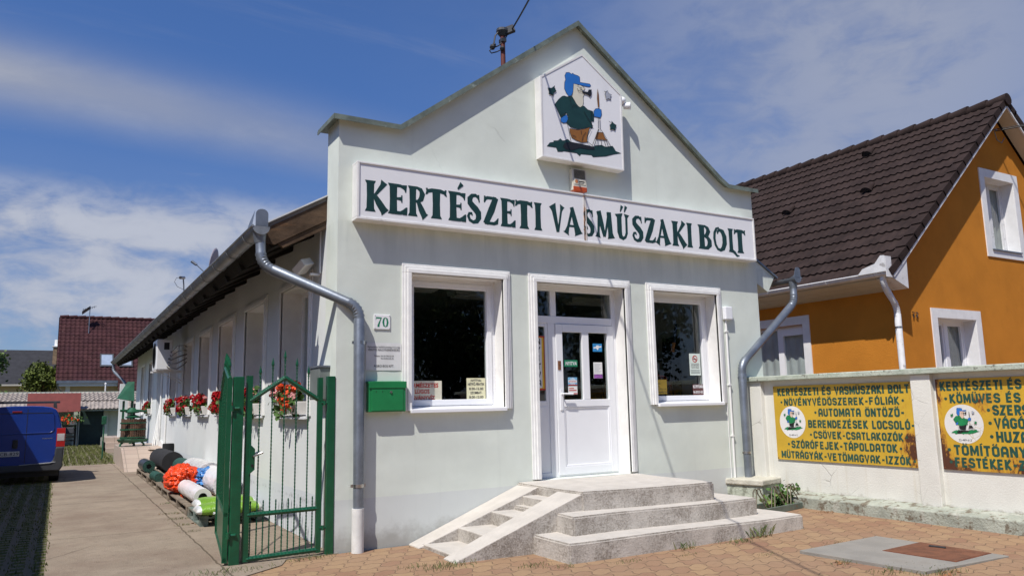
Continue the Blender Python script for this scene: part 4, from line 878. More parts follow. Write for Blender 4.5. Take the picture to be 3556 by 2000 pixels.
for k in range(3): ribbon(g, [(5.49, 1.985-.02*k), (5.675, 1.985-.02*k)], .005, fr_y(.2165), 0)
g.build('print', m_ink, t, norm=False)
t = paper('yellow_card', 4.70, 5.005, 1.640, 1.848, yg-.004, M('ochre card', (.55, .36, .04), .6, var=.08), 'ochre yellow card in the lower left corner of the right window')
for k, s_ in enumerate(('CSÓK', 'ZITIBOR', 'RECZK.', 'YVKÖTŐ U. 11/A.', '(06)-30-462-33-46')): ftext('lettering', s_, fr_y(.2165), 4.785, 1.818-.040*k, .022, m_ink, t, width=.014*len(s_), bold=.01)
t = paper('well_drilling_sign', 5.512, 5.735, 1.622, 1.778, yg-.004, M('maroon board', (.10, .03, .03), .5, var=.1), 'dark sign reading KÚTFÚRÁS in the lower right corner of the right window', 'sign')
ftext('lettering', 'KÚTFÚRÁS', fr_y(.2165), 5.518, 1.722, .042, m_white, t, width=.21, bold=.03); ftext('lettering', '06-20/215-2621', fr_y(.2165), 5.518, 1.645, .038, m_white, t, width=.21, bold=.02)

# ---- inside the shop, seen through the glass
for x, y in ((1.55, 2.0), (3.2, 2.4), (5.4, 2.4)):
    t = thing('ceiling_lamp', 'unlit tube lamp under the shop ceiling behind the glass', 'ceiling lamp', (x, y, 3.3), group='tube lamps inside the shop')
    g = G(); g.box((x-.6, y-.16, 3.25), (x+.6, y+.16, 3.319)); g.build('housing', m_case, t)
    for k in range(3): g = G(); g.tube([(x-.57, y-.1+.1*k, 3.235), (x+.57, y-.1+.1*k, 3.235)], .018, 8); g.build('tube', m_white, t)
sh = thing('display_shelf', 'dark display shelf with tins behind the right shop window', 'shelf', (5.2, .9, .58))
g = G()
for z in (.62, 1.15, 1.6, 2.2): g.box((4.65, 1.3, z), (6.3, 1.7, z+.03))
for x in (4.65, 6.27): g.box((x, 1.3, .58), (x+.03, 1.7, 2.6))
g.build('rack', m_darkwood, sh)
rg = random.Random(11)
for k in range(22):
    x = 4.78+1.4*rg.random(); z = (1.18, 1.63, 2.23)[k % 3]; h = rg.uniform(.12, .3); w = rg.uniform(.06, .12)
    g = G(); g.lathe((x, 1.42, z), [(w*.8, 0), (w, .01), (w, h*.85), (w*.5, h)], 12); t = g.build('tin', [M('tin red', (.35, .03, .02), .4), M('tin green', (.03, .15, .05), .4), M('tin cream', (.5, .45, .35), .4), M('tin orange', (.5, .17, .03), .4)][k % 4], sh, smooth=40)
t = thing('leaf_rake', 'red toothed leaf rake head leaning inside the right window', 'rake', (4.95, .5, 1.6))
g = G()
for k in range(11): g.tube([(4.80, .55, 2.0), (4.84+.04*k, .5, 1.96-.006*k), (4.82+.045*k, .45, 1.87-.012*k)], .005, 5)
g.build('tines', m_red, t); g = G(); g.tube([(4.80, .55, 2.0), (4.72, .7, 2.75)], .013, 8); g.build('shaft', m_case, t)
t = thing('pruning_saw', 'long dark tool with orange collar leaning inside the right window', 'tool', (5.4, .6, 1.6))
g = G(); g.tube([(5.25, .5, 1.60), (5.62, .62, 2.72)], .022, 8); g.build('shaft', m_black, t); g = G(); g.tube([(5.46, .565, 2.28), (5.515, .585, 2.42)], .028, 10); g.build('collar', M('tin orange', (.5, .17, .03), .4), t)
# ================================================================== ENTRANCE STEPS
def ex_step(nt, tc, c, h, p):
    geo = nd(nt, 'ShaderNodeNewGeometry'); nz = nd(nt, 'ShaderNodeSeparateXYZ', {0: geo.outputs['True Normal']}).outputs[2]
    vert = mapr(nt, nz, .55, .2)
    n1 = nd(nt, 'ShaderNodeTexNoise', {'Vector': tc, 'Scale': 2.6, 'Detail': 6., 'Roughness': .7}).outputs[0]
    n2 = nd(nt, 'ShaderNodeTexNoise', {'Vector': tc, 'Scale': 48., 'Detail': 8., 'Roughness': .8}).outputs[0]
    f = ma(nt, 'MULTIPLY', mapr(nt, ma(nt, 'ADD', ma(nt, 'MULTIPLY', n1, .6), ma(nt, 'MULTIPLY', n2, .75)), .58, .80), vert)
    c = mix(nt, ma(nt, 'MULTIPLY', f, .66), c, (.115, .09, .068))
    f2 = mapr(nt, ma(nt, 'ADD', ma(nt, 'MULTIPLY', n1, .5), ma(nt, 'MULTIPLY', n2, .8)), .70, .86, 0, .35)
    c = mix(nt, f2, c, (.22, .18, .14))
    return c, ma(nt, 'ADD', h, ma(nt, 'MULTIPLY', n2, .8))
m_step = M('weathered step concrete', (.52, .485, .435), .92, var=.07, vs=5, bump=.6, bs=70, extra=ex_step, spec=.15, bd=.01)
est = thing('entrance_steps', 'pale weathered concrete entrance steps with ramped cheek on the left', 'steps', (3.2, -1, 0))
def wobble_box(name, quad, z0, z1, parent):
    """cast block: quad = FL, FR, BR, BL corners; edges slightly uneven, top rounded"""
    g = G(); n = 14; FL, FR, BR, BL = [Vector((*q, 0)) for q in quad]
    g.prism(quad, 'z', z0, z1)
    bm = bmesh.new(); vs_ = [bm.verts.new(v) for v in g.v]
    for f in g.f: bm.faces.new([vs_[i] for i in f])
    bmesh.ops.recalc_face_normals(bm, faces=bm.faces[:])
    ed = [e for e in bm.edges if e.calc_face_angle(0) > .5]
    bmesh.ops.bevel(bm, geom=ed, offset=.018, segments=2, affect='EDGES')
    bmesh.ops.subdivide_edges(bm, edges=[e for e in bm.edges if e.calc_length() > .4], cuts=9, use_grid_fill=True)
    rg = random.Random(len(name)+int(z1*100))
    for v in bm.verts:
        v.co += Vector((sin(v.co.y*7+z1*9), sin(v.co.x*5.3+z1*4)+.6*sin(v.co.x*13), sin(v.co.x*3.1+v.co.y*4)))*.0045
    g2 = G(); bm.verts.index_update(); g2.v = [tuple(v.co) for v in bm.verts]; g2.f = [tuple(v.index for v in f.verts) for f in bm.faces]; g2.m = [0]*len(g2.f); bm.free()
    return g2.build(name, m_step, parent, smooth=35)
wobble_box('step', [(1.72, -1.95), (4.96, -2.08), (4.99, -.004), (1.72, -.004)], -.1, .195, est)
wobble_box('step', [(2.0, -1.64), (4.57, -1.75), (4.60, -.004), (2.0, -.004)], .05, .385, est)
wobble_box('step', [(2.30, -1.37), (4.10, -1.53), (4.19, -.004), (2.30, -.004)], .2, .585, est)
g = G()   # two sloping cheeks with a little stair between them
def slope(y0b, y1b, y0t, y1t, xb=.86, xt=2.36, zt=.583):
    vs_ = [(xb, y0b, .012), (xb, y1b, .012), (xt, y1t, zt), (xt, y0t, zt), (2.72, y0t, zt), (2.72, y1t, zt),
           (xb, y0b, -.1), (xb, y1b, -.1), (2.72, y1t, -.1), (2.72, y0t, -.1)]
    g.raw(vs_, [(0, 1, 2, 3), (3, 2, 5, 4), (0, 6, 7, 1), (1, 7, 8, 5, 2), (6, 0, 3, 4, 9), (4, 5, 8, 9), (6, 9, 8, 7)])
slope(-.30, -.004, -.47, -.004, .86)
g.build('ramp_cheek', m_step, est, bevel=.012)
g = G(); slope(-1.245, -.98, -1.36, -.90, .83); g.build('ramp_cheek', m_step, est, bevel=.012)
for k in range(4):
    x0 = .90+.40*k; g = G(); z = .045+.145*k
    g.prism([(x0, -1.0), (2.6, -1.0), (2.6, -.25), (x0+.02, -.25)], 'z', -.05+.01*k, z); g.build('ramp_stair', m_step, est, bevel=.012)

# ================================================================== BOUNDARY WALL
def ex_bwall(nt, tc, c, h, p):
    c, f = cracks(nt, tc, c, 3.2, .75, (.33, .32, .28), 1.1, .52, .02)
    s = nd(nt, 'ShaderNodeSeparateXYZ', {0: tc}); g_ = nd(nt, 'ShaderNodeTexNoise', {'Vector': tc, 'Scale': 7., 'Detail': 8., 'Roughness': .7}).outputs[0]
    zz = ma(nt, 'ADD', s.outputs[2], ma(nt, 'MULTIPLY', g_, -.35))
    c = mix(nt, mapr(nt, zz, .09, .0, 0, .8), c, (.28, .25, .19))
    st = nd(nt, 'ShaderNodeTexNoise', {'Vector': nd(nt, 'ShaderNodeMapping', {0: tc, 3: (3., 14., .5)}), 'Scale': 1., 'Detail': 6.}).outputs[0]
    c = mix(nt, mapr(nt, st, .58, .78, 0, .4), c, (.52, .46, .33))
    return c, ma(nt, 'SUBTRACT', h, f)
m_bwall = M('whitewashed wall', (.69, .68, .62), .9, var=.05, vs=2, bump=.45, bs=50, extra=ex_bwall, spec=.2, bd=.01)
m_coping = M('mossy green coping', (.46, .50, .42), .9, var=.12, vs=4, bump=.5, bs=40, stain=[((.12, .11, .09), 16., .56, .66, .9), ((.30, .36, .28), 5., .45, .7, .7)], spec=.2)
m_curb = M('stained green kerb', (.36, .38, .32), .92, var=.18, vs=4, bump=.7, bs=40, stain=[((.14, .105, .07), 9., .5, .62, .85), ((.46, .46, .40), 6., .55, .68, .8)], spec=.15)
bw = thing('boundary_wall', 'white boundary wall with green coping carrying the yellow signs', 'wall', (6.6, -3, 0))
g = G(); g.box((6.52, -9.5, -.1), (6.78, -.0, 1.80)); g.build('panel', m_bwall, bw)
for y0, y1 in ((-.235, .0), (-2.855, -2.60), (-5.45, -5.19), (-8.1, -7.85)):
    g = G(); g.box((6.445, y0, -.1), (6.85, y1, 1.799)); g.build('pillar', m_bwall, bw, bevel=.008)
g = G(); g.box((6.40, -9.6, 1.80), (6.9, .0, 1.872)); g.build('coping', m_coping, bw, bevel=.012)
g = G(); g.prism([(6.275, -.1), (6.275, .19), (6.30, .205), (6.52, .245), (6.52, -.1)], 'y', -9.6, -.55); g.build('kerb_base', m_curb, bw, bevel=.01)

def ex_rust(nt, tc, c, h, p, lo=.60, edge=()):
    n1 = nd(nt, 'ShaderNodeTexNoise', {'Vector': tc, 'Scale': 2.2, 'Detail': 3.}).outputs[0]
    n2 = nd(nt, 'ShaderNodeTexNoise', {'Vector': nd(nt, 'ShaderNodeMapping', {0: tc, 3: (20., 20., 9.)}), 'Scale': 1., 'Detail': 8., 'Roughness': .7}).outputs[0]
    f = ma(nt, 'ADD', ma(nt, 'MULTIPLY', n1, .65), ma(nt, 'MULTIPLY', n2, .5))
    if edge:
        sp = nd(nt, 'ShaderNodeSeparateXYZ', {0: tc})
        for ax_, p0, p1, q0, q1, amt in edge:
            e_ = ma(nt, 'MULTIPLY', mapr(nt, sp.outputs[1], p0, p1), mapr(nt, sp.outputs[2], q0, q1)); f = ma(nt, 'ADD', f, ma(nt, 'MULTIPLY', e_, amt))
    c = mix(nt, mapr(nt, f, lo-.05, lo+.05, 0, .7), c, (.42, .17, .02))
    c = mix(nt, mapr(nt, f, lo+.03, lo+.08), c, (.085, .028, .012))
    return c, h
m_yel1 = M('yellow enamel sign sheet', (.58, .365, .03), .5, var=.07, vs=3, extra=lambda *a: ex_rust(*a, lo=.70, edge=[(1, -2.15, -2.55, 1.25, .8, .13)]))
m_yel2 = M('rusting yellow sign sheet', (.58, .35, .024), .55, var=.06, vs=3, extra=lambda *a: ex_rust(*a, lo=.645, edge=[(1, -3.02, -2.9, .0, .1, .14), (1, -2.0, -2.1, .98, .68, .09), (1, -3.35, -2.95, 1.2, .8, .06)]))
def ex_flake(nt, tc, c, h, p):
    c, f = cracks(nt, tc, c, 11., 1., (.42, .27, .04), 2.5, .45, .03); return c, h
m_disc = M('flaking white disc', (.72, .71, .68), .6, var=.03, extra=ex_flake)
m_disc2 = M('sound white disc', (.74, .73, .71), .6, var=.03)
m_sgreen = M('sign green paint', (.015, .075, .055), .5, var=.2, vs=10)
m_flesh = M('flesh film', (.68, .5, .38), .5); m_g2 = M('leaf green film', (.01, .22, .07), .5)
emats = [m_blue, m_flesh, m_g2, m_black, m_black, m_greyfilm, m_white]
def ysign(label, y0, y1, z0, z1, mat, disc, dm, lines, tilt=0.):
    X = 6.500
    t = thing('enamel_sign', label, 'sign', (X, (y0+y1)/2, z0))
    g = G(); g.box((X, y1, z0), (X+.012, y0, z1)); g.build('sheet', mat, t)
    g = G(); rail = .02
    g.box((X+.0125, y1+.1, z0+.15), (6.52, y1+.14, z1-.1)); g.box((X+.0125, y0-.14, z0+.15), (6.52, y0-.1, z1-.1)); g.build('batten', m_rusty, t)
    fr = fr_xneg(X-.0015)
    cy, cz, r = disc
    g = G(); n = 40; g.poly([fr(-cy+r*cos(2*pi*k/n), cz+r*sin(2*pi*k/n), 0) for k in range(n)]); g.build('disc', dm, t, norm=False)
    emblem(fr_xneg(X-.003), .262, 3.36, 5.36, emats, t, -cy, cz+.01)
    ftext('disc_number', '22-489-612', fr_xneg(X-.003), -cy, cz-r*.86, .024, m_ink, t, width=.15, align='CENTER')
    for s_, a, b, zb, h in lines:
        g = G(); sans_line(g, s_, fr_xneg(X-.0015), -a, zb, -b, h, w=.235, gap=.085); g.build('lettering', m_sgreen, t, norm=False)
    g = G()
    for yy in (y0-.02, y1+.02):
        for z in (z0+.02, z1-.02): g.tube([(X-.001, yy, z), (X-.006, yy, z)], .008, 8)
    g.build('screws', m_rusty, t)
ysign('yellow sign listing garden goods on the wall panel nearest the shop', -.42, -2.572, .668, 1.720, m_yel1, (-.732, 1.203, .226), m_disc2, [
    ('KERTÉSZETI ÉS VASMŰSZAKI BOLT', -.50, -2.548, 1.578, .108), ('•NÖVÉNYVÉDŐSZEREK-FÓLIÁK•', -.525, -2.485, 1.436, .100), ('•AUTOMATA ÖNTÖZŐ-', -1.10, -2.46, 1.284, .108),
    ('BERENDEZÉSEK LOCSOLÓ-', -1.0, -2.58, 1.128, .106), ('•CSÖVEK-CSATLAKOZÓK•', -1.0, -2.49, .982, .100), ('•SZÓRÓFEJEK-TÁPOLDATOK•', -.605, -2.40, .838, .104), ('MŰTRÁGYÁK-VETŐMAGVAK-IZZÓK•', -.495, -2.565, .693, .100)])
ysign('rust-eaten yellow sign on the wall panel at the right edge', -2.885, -5.05, .672, 1.732, m_yel2, (-3.178, 1.203, .226), m_disc, [
    ('KERTÉSZETI ÉS VASMŰSZAKI BOLT', -2.94, -4.99, 1.592, .108), ('•KŐMŰVES ÉS', -2.96, -3.83, 1.446, .106), ('•SZERS', -3.44, -3.90, 1.307, .112),
    ('•VÁGÓK', -3.44, -3.93, 1.160, .114), ('•HUZAL', -3.44, -3.94, 1.008, .118), ('•TÖMÍTŐANYA', -2.935, -3.93, .846, .116), ('•FESTÉKEK-Z', -2.95, -3.80, .708, .110)])

# pedestal, bicycle rack, climbing plant
pb = thing('pedestal_block', 'low green plastered block with concrete cap at the foot of the right downpipe', 'plinth', (6.25, -.3, 0))
ca, sa = cos(radians(14)), sin(radians(14)); ex_, ey_ = Vector((ca, sa, 0)), Vector((-sa, ca, 0)); O = Vector((5.985, -.57, 0))
m_block = M('flaking green plaster', (.42, .46, .38), .9, var=.15, vs=5, bump=.8, bs=30, stain=[((.17, .18, .14), 7., .5, .65, .8)], spec=.2)
g = G(); g.obox(O, ex_, ey_, Vector((0, 0, 1)), (.03, .03, -.1), (.92, .75, .325)); g.build('block', m_block, pb)
g = G(); g.obox(O, ex_, ey_, Vector((0, 0, 1)), (0, 0, .325), (.96, .95, .405)); g.build('cap', M('pale concrete cap', (.52, .50, .42), .9, var=.12, vs=6, bump=.6, bs=40, stain=[((.2, .19, .15), 9., .55, .7, .8)]), pb, bevel=.015)
br = thing('bicycle_rack', 'low green bicycle rack with rusty wire hoops in front of the pedestal', 'bicycle rack', (5.9, -.95, .05))
m_rackg = M('grey green channel', (.13, .165, .14), .6, metal=.2, var=.2, vs=5, stain=[((.2, .09, .04), 8., .58, .7, .8)])
d1 = Vector((.985, .17, 0)).normalized(); d2 = Vector((-d1.y, d1.x, 0)); O = Vector((5.28, -1.16, .05))
g = G(); g.obox(O, d1, d2, Vector((0, 0, 1)), (0, 0, 0), (1.12, .035, .075)); g.build('rail', m_rackg, br)
g = G(); g.obox(O, d1, d2, Vector((0, 0, 1)), (.0, .36, .0), (1.0, .395, .07)); g.build('rail', m_rackg, br)
m_wire = M('rusty wire', (.15, .13, .09), .6, metal=.4, var=.3, vs=12)
for k, u in enumerate((.06, .14, .50, .58, .90, .98)):
    w = .15
    pts = [O+d1*(u-w*1.25)+d2*.05+Vector((0, 0, .06))]
    for j in range(9): a = pi-pi*j/8; pts.append(O+d1*(u+.05*cos(a))+d2*.12+Vector((0, 0, .27+.05*sin(a))))
    pts.append(O+d1*(u+w*1.0)+d2*.05+Vector((0, 0, .06)))
    g = G(); g.tube(pts, .008, 7); g.build('hoop', m_wire, br, smooth=60)
m_leaf = M('ivy leaves', (.06, .13, .03), .6, var=.45, vs=14, spec=.3)
m_leaf2 = M('young ivy leaves', (.16, .24, .05), .6, var=.3, vs=14, spec=.3)
def leafquad(g, c, s_, rg, mi=0, nrm=None):
    n = nrm or Vector((rg.gauss(0, 1), rg.gauss(0, 1), rg.gauss(.4, .8))).normalized()
    x = n.orthogonal().normalized(); a = rg.uniform(0, 2*pi); u = x*cos(a)+n.cross(x)*sin(a); v = n.cross(u); c = Vector(c)
    pts = [(-.5, 0), (-.2, .36), (.15, .38), (.55, 0), (.15, -.38), (-.2, -.36)]
    g.poly([c+u*(p[0]*s_)+v*(p[1]*s_)+n*(-.12*s_*abs(p[1])*2) for p in pts], mi)
vine = thing('climbing_plant', 'small leafy climber growing behind the bicycle rack', 'plant', (6.05, -.75, .05)); rg = random.Random(5)
g = G(); gs = G()
for k in range(9):
    bx = 6.10+rg.uniform(-.14, .34); by = -.70-rg.uniform(0, .10); H = rg.uniform(.10, .26) if k else .30
    pts = [Vector((bx+.1*sin(q*1.7+k)*q*.3, by+rg.uniform(-.03, .03), .05+H*q/6)) for q in range(7)]; gs.tube(pts, .005, 5)
    for p in pts[1:]:
        for _ in range(6): leafquad(g, p+Vector((rg.gauss(0, .05), rg.gauss(0, .045), rg.gauss(0, .035))), rg.uniform(.04, .075), rg, 0 if rg.random() < .65 else 1)
g.build('leaves', [m_leaf, m_leaf2], vine, norm=False); gs.build('stems', m_wood, vine)

# inspection slab in the pavement
isl = thing('inspection_slab', 'light concrete slab with rusty steel cover in the pavement', 'slab', (4.5, -3.5, .03))
m_slab = M('smooth light concrete', (.265, .25, .222), .9, var=.1, vs=3, bump=.35, bs=60, stain=[((.22, .20, .17), 3., .5, .7, .6)], spec=.2)
Q = [(3.80, -2.95), (5.10, -2.90), (5.10, -4.26), (3.89, -4.19)]
g = G(); g.prism(Q, 'z', -.05, .052); g.build('slab', m_slab, isl, bevel=.006)
cov = [(4.42, -3.45), (5.08, -3.41), (5.07, -4.10), (4.45, -4.13)]
def ex_check(nt, tc, c, h, p):
    b = nd(nt, 'ShaderNodeTexChecker', {'Vector': nd(nt, 'ShaderNodeMapping', {0: tc, 2: (0, 0, .78)}), 'Scale': 42.}).outputs[1]
    return c, ma(nt, 'ADD', h, ma(nt, 'MULTIPLY', b, .8))
g = G(); g.prism(cov, 'z', .045, .060); g.build('cover', M('rusty chequer plate', (.15, .058, .028), .8, var=.25, vs=9, bump=.5, bs=70, extra=ex_check, bd=.004), isl, bevel=.003)
g = G(); g.prism([(p[0]*1.0+(p[0]-4.75)*.035, p[1]+(p[1]+3.77)*.035) for p in cov], 'z', .04, .056); g.build('cover_frame', m_rusty, isl)
g = G(); g.tube([(4.92, -3.60, .066), (4.95, -3.75, .066)], .012, 6); g.build('lifting_slot', m_black, isl)

# weeds in the joints
m_weed = M('dry weed', (.13, .13, .045), .9, var=.4, vs=20); m_weedg = M('green weed', (.07, .115, .03), .9, var=.3, vs=20); m_litter = M('dead leaves', (.22, .10, .04), .9, var=.4, vs=30)
wd = [(3.12, -2.05, .16, 40, 'green tuft of weed in the middle of the lowest step front'), (3.80, -2.16, .09, 90, 'low round weed left of the tall tuft at the right end of the lowest step'), (4.17, -2.09, .24, 60, 'tallest grass tuft at the right end of the lowest step'), (.70, -1.36, .10, 140, 'weed patch at the foot of the front ramp cheek'),
      (.44, -1.16, .05, 60, 'flat dry weed left of the ramp foot'), (1.38, -1.83, .07, 80, 'round weed tuft between ramp and lowest step corner'), (2.26, -2.19, .05, 60, 'small weed in the paving in front of the left half of the steps'), (2.92, -2.30, .04, 40, 'tiny weed out in the paving before the middle of the steps'), (1.62, -2.02, .06, 50, 'weed at the near corner of the lowest step'),
      (3.55, -2.78, .04, 40, 'small weed left of the inspection slab'), (3.78, -3.48, .06, 80, 'dry weed at the left edge of the inspection slab'), (3.84, -3.95, .07, 140, 'brown weed strip along the near left side of the inspection slab'), (4.02, -4.25, .08, 160, 'bushy weed at the near corner of the inspection slab'), (4.50, -2.84, .04, 40, 'thin weed behind the inspection slab'),
      (-1.12, -.33, .08, 200, 'wide weed patch in front of the tall gate post'), (-.22, -.10, .06, 130, 'weed under the hinge side of the small gate'), (-.42, -.14, .05, 60, 'sparse weed under the middle of the small gate'), (-1.03, 3.28, .06, 70, 'dry weed in the drive joint by the nearest pallet'), (-1.06, 2.60, .05, 50, 'weed in the drive joint in front of the nearest pallet'), (-1.07, 3.93, .06, 80, 'weed in the drive joint beside the second pallet'), (-1.05, 4.64, .06, 80, 'weed mixed with leaves in the drive joint further back'), (-.93, 6.05, .06, 60, 'weed in the drive joint beside the orange bag'), (4.42, -1.98, .03, 40, 'dead leaf litter beside the tallest grass tuft'), (6.22, -1.45, .05, 90, 'brown litter along the wall kerb right of the bicycle rack')]
for k, (x, y, h, n, lab) in enumerate(wd):
    h *= .62; n = int(n*.8)
    rg = random.Random(50+k); t = thing('weed', lab, 'weed', (x, y, 0), group='weeds in the joints'); g = G(); zb = zz(x) if y < -.02 else .004
    sx = .05+n*.0008
    for _ in range(n):
        a = rg.uniform(0, 2*pi); cx = x+rg.gauss(0, sx); cy = y+rg.gauss(0, sx*.45); hh = h*rg.uniform(.3, 1); l = hh*rg.uniform(.2, .9); w = .0022+.010*hh
        g.poly([(cx-w*cos(a), cy-w*sin(a), zb), (cx+w*cos(a), cy+w*sin(a), zb), (cx-l*.5*sin(a)+w*.5*cos(a), cy+l*.5*cos(a), zb+hh*.7), (cx-l*sin(a), cy+l*cos(a), zb+hh)], 0 if rg.random() < .55 else 1)
    g.build('blades', [m_weed, m_weedg] if 'dead' not in lab and 'litter' not in lab else [m_litter, m_litter], t, norm=False)
    if k in (0, 2, 10, 12, 17, 20, 23):
        g = G()
        for _ in range(10): leafquad(g, (x+rg.gauss(0, .12), y+rg.gauss(0, .06), zb+.012), rg.uniform(.02, .045), rg, 0, Vector((rg.gauss(0, .3), rg.gauss(0, .3), 1)).normalized())
        g.build('fallen_leaves', m_litter, t, norm=False)

# ================================================================== GATES
def post(name, x0, x1, y0, y1, h, label):
    g = G(); g.box((x0, y0, -.1), (x1, y1, h)); o = g.build(name, m_gate, None, bevel=.006); return tag(o, label, 'gate post', 'green gate posts')
post('gate_post', -.090, -.004, -.01, .075, 1.89, 'green square gate post standing against the shop corner')
post('gate_post', -1.075, -.975, -.02, .08, 1.885, 'green square gate post between the two gate leaves')
def twist(g, p0, p1, w, turns, tip=0):
    """square bar twisted along its length"""
    p0, p1 = Vector(p0), Vector(p1); n = max(6, int(turns*6)); ax = (p1-p0).normalized(); x = ax.orthogonal().normalized(); y = ax.cross(x); b = len(g.v)
    for i in range(n+1):
        c = p0.lerp(p1, i/n); a = turns*pi/2*i/n*2
        g.v += [tuple(c+(x*cos(a+k*pi/2)+y*sin(a+k*pi/2))*w*.7) for k in range(4)]
    for i in range(n):
        for k in range(4): g.f.append((b+i*4+k, b+i*4+(k+1) % 4, b+(i+1)*4+(k+1) % 4, b+(i+1)*4+k)); g.m.append(0)
    g.f.append(tuple(b+k for k in reversed(range(4)))); g.m.append(0); g.f.append(tuple(b+n*4+k for k in range(4))); g.m.append(0)
def spear(g, p): g.lathe(p, [(.008, -.01), (.013, .0), (.008, .012), (.017, .04), (.004, .10), (.0005, .115)], 6)
def rail_h(g, p0, p1, w):
    p0, p1 = Vector(p0), Vector(p1); n = 40; rad = [w*(1+.10*(k % 2)) for k in range(n+1)]; g.tube([p0.lerp(p1, k/n) for k in range(n+1)], rad, 6)
pg = thing('pedestrian_gate', 'closed green wrought iron side gate with pointed top rail and twisted bars', 'gate', (-.53, .03, 0))
yg_ = .03; xl, xr = -.905, -.165
g = G(); g.box((xl-.04, yg_-.02, .02), (xl+.022, yg_+.022, 1.895)); g.box((xr-.026, yg_-.024, .03), (xr+.026, yg_+.024, 1.875))
for (a, b) in (((xl, yg_, .045), (xr, yg_, .06)), ((xl, yg_, .478), (xr, yg_, .486)), ((xl, yg_, 1.635), (-.548, yg_, 1.875)), ((-.548, yg_, 1.875), (xr, yg_, 1.625))): rail_h(g, a, b, .026)
g.build('frame', m_gate, pg)
for k in range(5):
    x = -.805+.128*k; zt = 1.70+.085*(2-abs(k-2)) + .14
    g = G(); twist(g, (x, yg_, .05), (x, yg_, zt+.05), .0115, 26); spear(g, (x, yg_, zt+.05)); g.build('bar', m_gate, pg)
for k in range(6):
    x = -.87+.128*k; g = G(); twist(g, (x, yg_, .05), (x, yg_, .615), .0115, 9); g.build('bar', m_gate, pg)
g = G(); g.prism([(-.905, .88), (-.845, .93), (-.845, 1.14), (-.905, 1.20)], 'y', yg_-.035, yg_+.035); lk = g.build('lock_case', m_gate, pg, bevel=.004)
g = G(); g.tube([(-.868, yg_-.03, 1.065), (-.868, yg_-.075, 1.07), (-.775, yg_-.08, 1.105)], .011, 8); g.tube([(-.868, yg_+.03, 1.065), (-.868, yg_+.075, 1.07), (-.775, yg_+.08, 1.105)], .011, 8); g.build('handle', m_steel, lk, smooth=50)
g = G(); g.tube([(-.872, yg_-.035, .975), (-.872, yg_-.042, .975)], .014, 10); g.build('keyhole', m_black, lk)
for z in (.28, 1.60):
    g = G(); g.tube([(xr+.01, yg_-.02, z), (-.085, yg_-.02, z)], .012, 8); g.tube([(-.12, yg_-.02, z-.025), (-.12, yg_-.02, z+.025)], .017, 8); g.build('hinge', m_gate, pg)

# drive gate, swung open into the yard
dgt = thing('drive_gate_leaf', 'open green drive gate leaf seen almost edge-on behind its post', 'gate', (-1.115, -.05, 0))
A = Vector((-1.112, .02, 0)); B = Vector((-.86, 1.95, 0)); D = (B-A).normalized(); Nn = Vector((-D.y, D.x, 0)); L = (B-A).length; Zv = Vector((0, 0, 1))
g = G()
g.obox(A, D, Nn, Zv, (0, -.025, .03), (.05, .025, 1.87)); g.obox(A, D, Nn, Zv, (L-.05, -.025, .05), (L, .025, 1.68))
def dp_(u, z, n=0): return A+D*u+Nn*n+Zv*z
for (u0, z0, u1, z1) in ((0, .06, L, .06), (0, .50, L, .50), (0, 1.86, L*.5, 2.02), (L*.5, 2.02, L, 1.66)): rail_h(g, dp_(u0, z0), dp_(u1, z1), .022)
g.build('frame', m_gate, dgt)
g = G(); g.obox(A, D, Nn, Zv, (.05, -.006, .08), (L-.05, .006, .49)); g.build('lower_panel', m_gate, dgt)
for k in range(13):
    u = .13+.142*k; zt = (1.88+.14*(u/(L*.5)) if u < L*.5 else 2.02-.34*((u-L*.5)/(L*.5)))+.07
    if u > L-.06: break
    g = G(); twist(g, dp_(u, .06), dp_(u, zt), .0085, 24); spear(g, dp_(u, zt)); g.build('bar', m_gate, dgt)
g = G(); g.tube([dp_(.03, .52, -.03), dp_(L*.55, 1.45, -.03)], .010, 6); g.tube([dp_(L*.35, 1.95, -.03), dp_(L*.75, 1.5, -.03)], .010, 6); g.build('brace', m_gate, dgt)
for z in (.30, 1.56):
    g = G(); g.tube([(-1.10, -.012, z), (-1.02, -.03, z)], .016, 8); g.tube([(-1.095, -.03, z-.03), (-1.095, -.03, z+.03)], .02, 8); g.build('hinge', m_gate, dgt)
# ================================================================== SIDE YARD
# flower boxes on the sills
m_petal = M('red geranium petals', (.36, .006, .012), .7, var=.35, vs=30, spec=.2)
m_petal2 = M('orange red geranium petals', (.62, .07, .02), .7, var=.3, vs=30, spec=.2)
m_petalp = M('pink geranium petals', (.62, .28, .27), .7, var=.25, vs=30, spec=.2)
m_ger = M('geranium leaves', (.055, .115, .025), .7, var=.45, vs=18, spec=.3)
m_boxw = M('white flower box', (.6, .58, .54), .6, var=.1)
FB = [(0, 'flower box with orange and red geraniums at the window nearest the gate', (.55, .25, .2)), (1, 'red geranium box half hidden by the tall gate post', (.0, .1, .1)), (2, 'red and pink geranium box at the third window from the gate', (.05, .22, .1)),
      (3, 'mostly deep red spreading geranium box at the fourth window', (0, .08, .1)), (4, 'geranium box with pale pink heads at the fifth window', (0, .22, .1)), (5, 'red geranium box at the window under the air conditioner', (0, .12, .1)), (6, 'farthest red geranium box beyond the wine press', (0, .2, .1))]
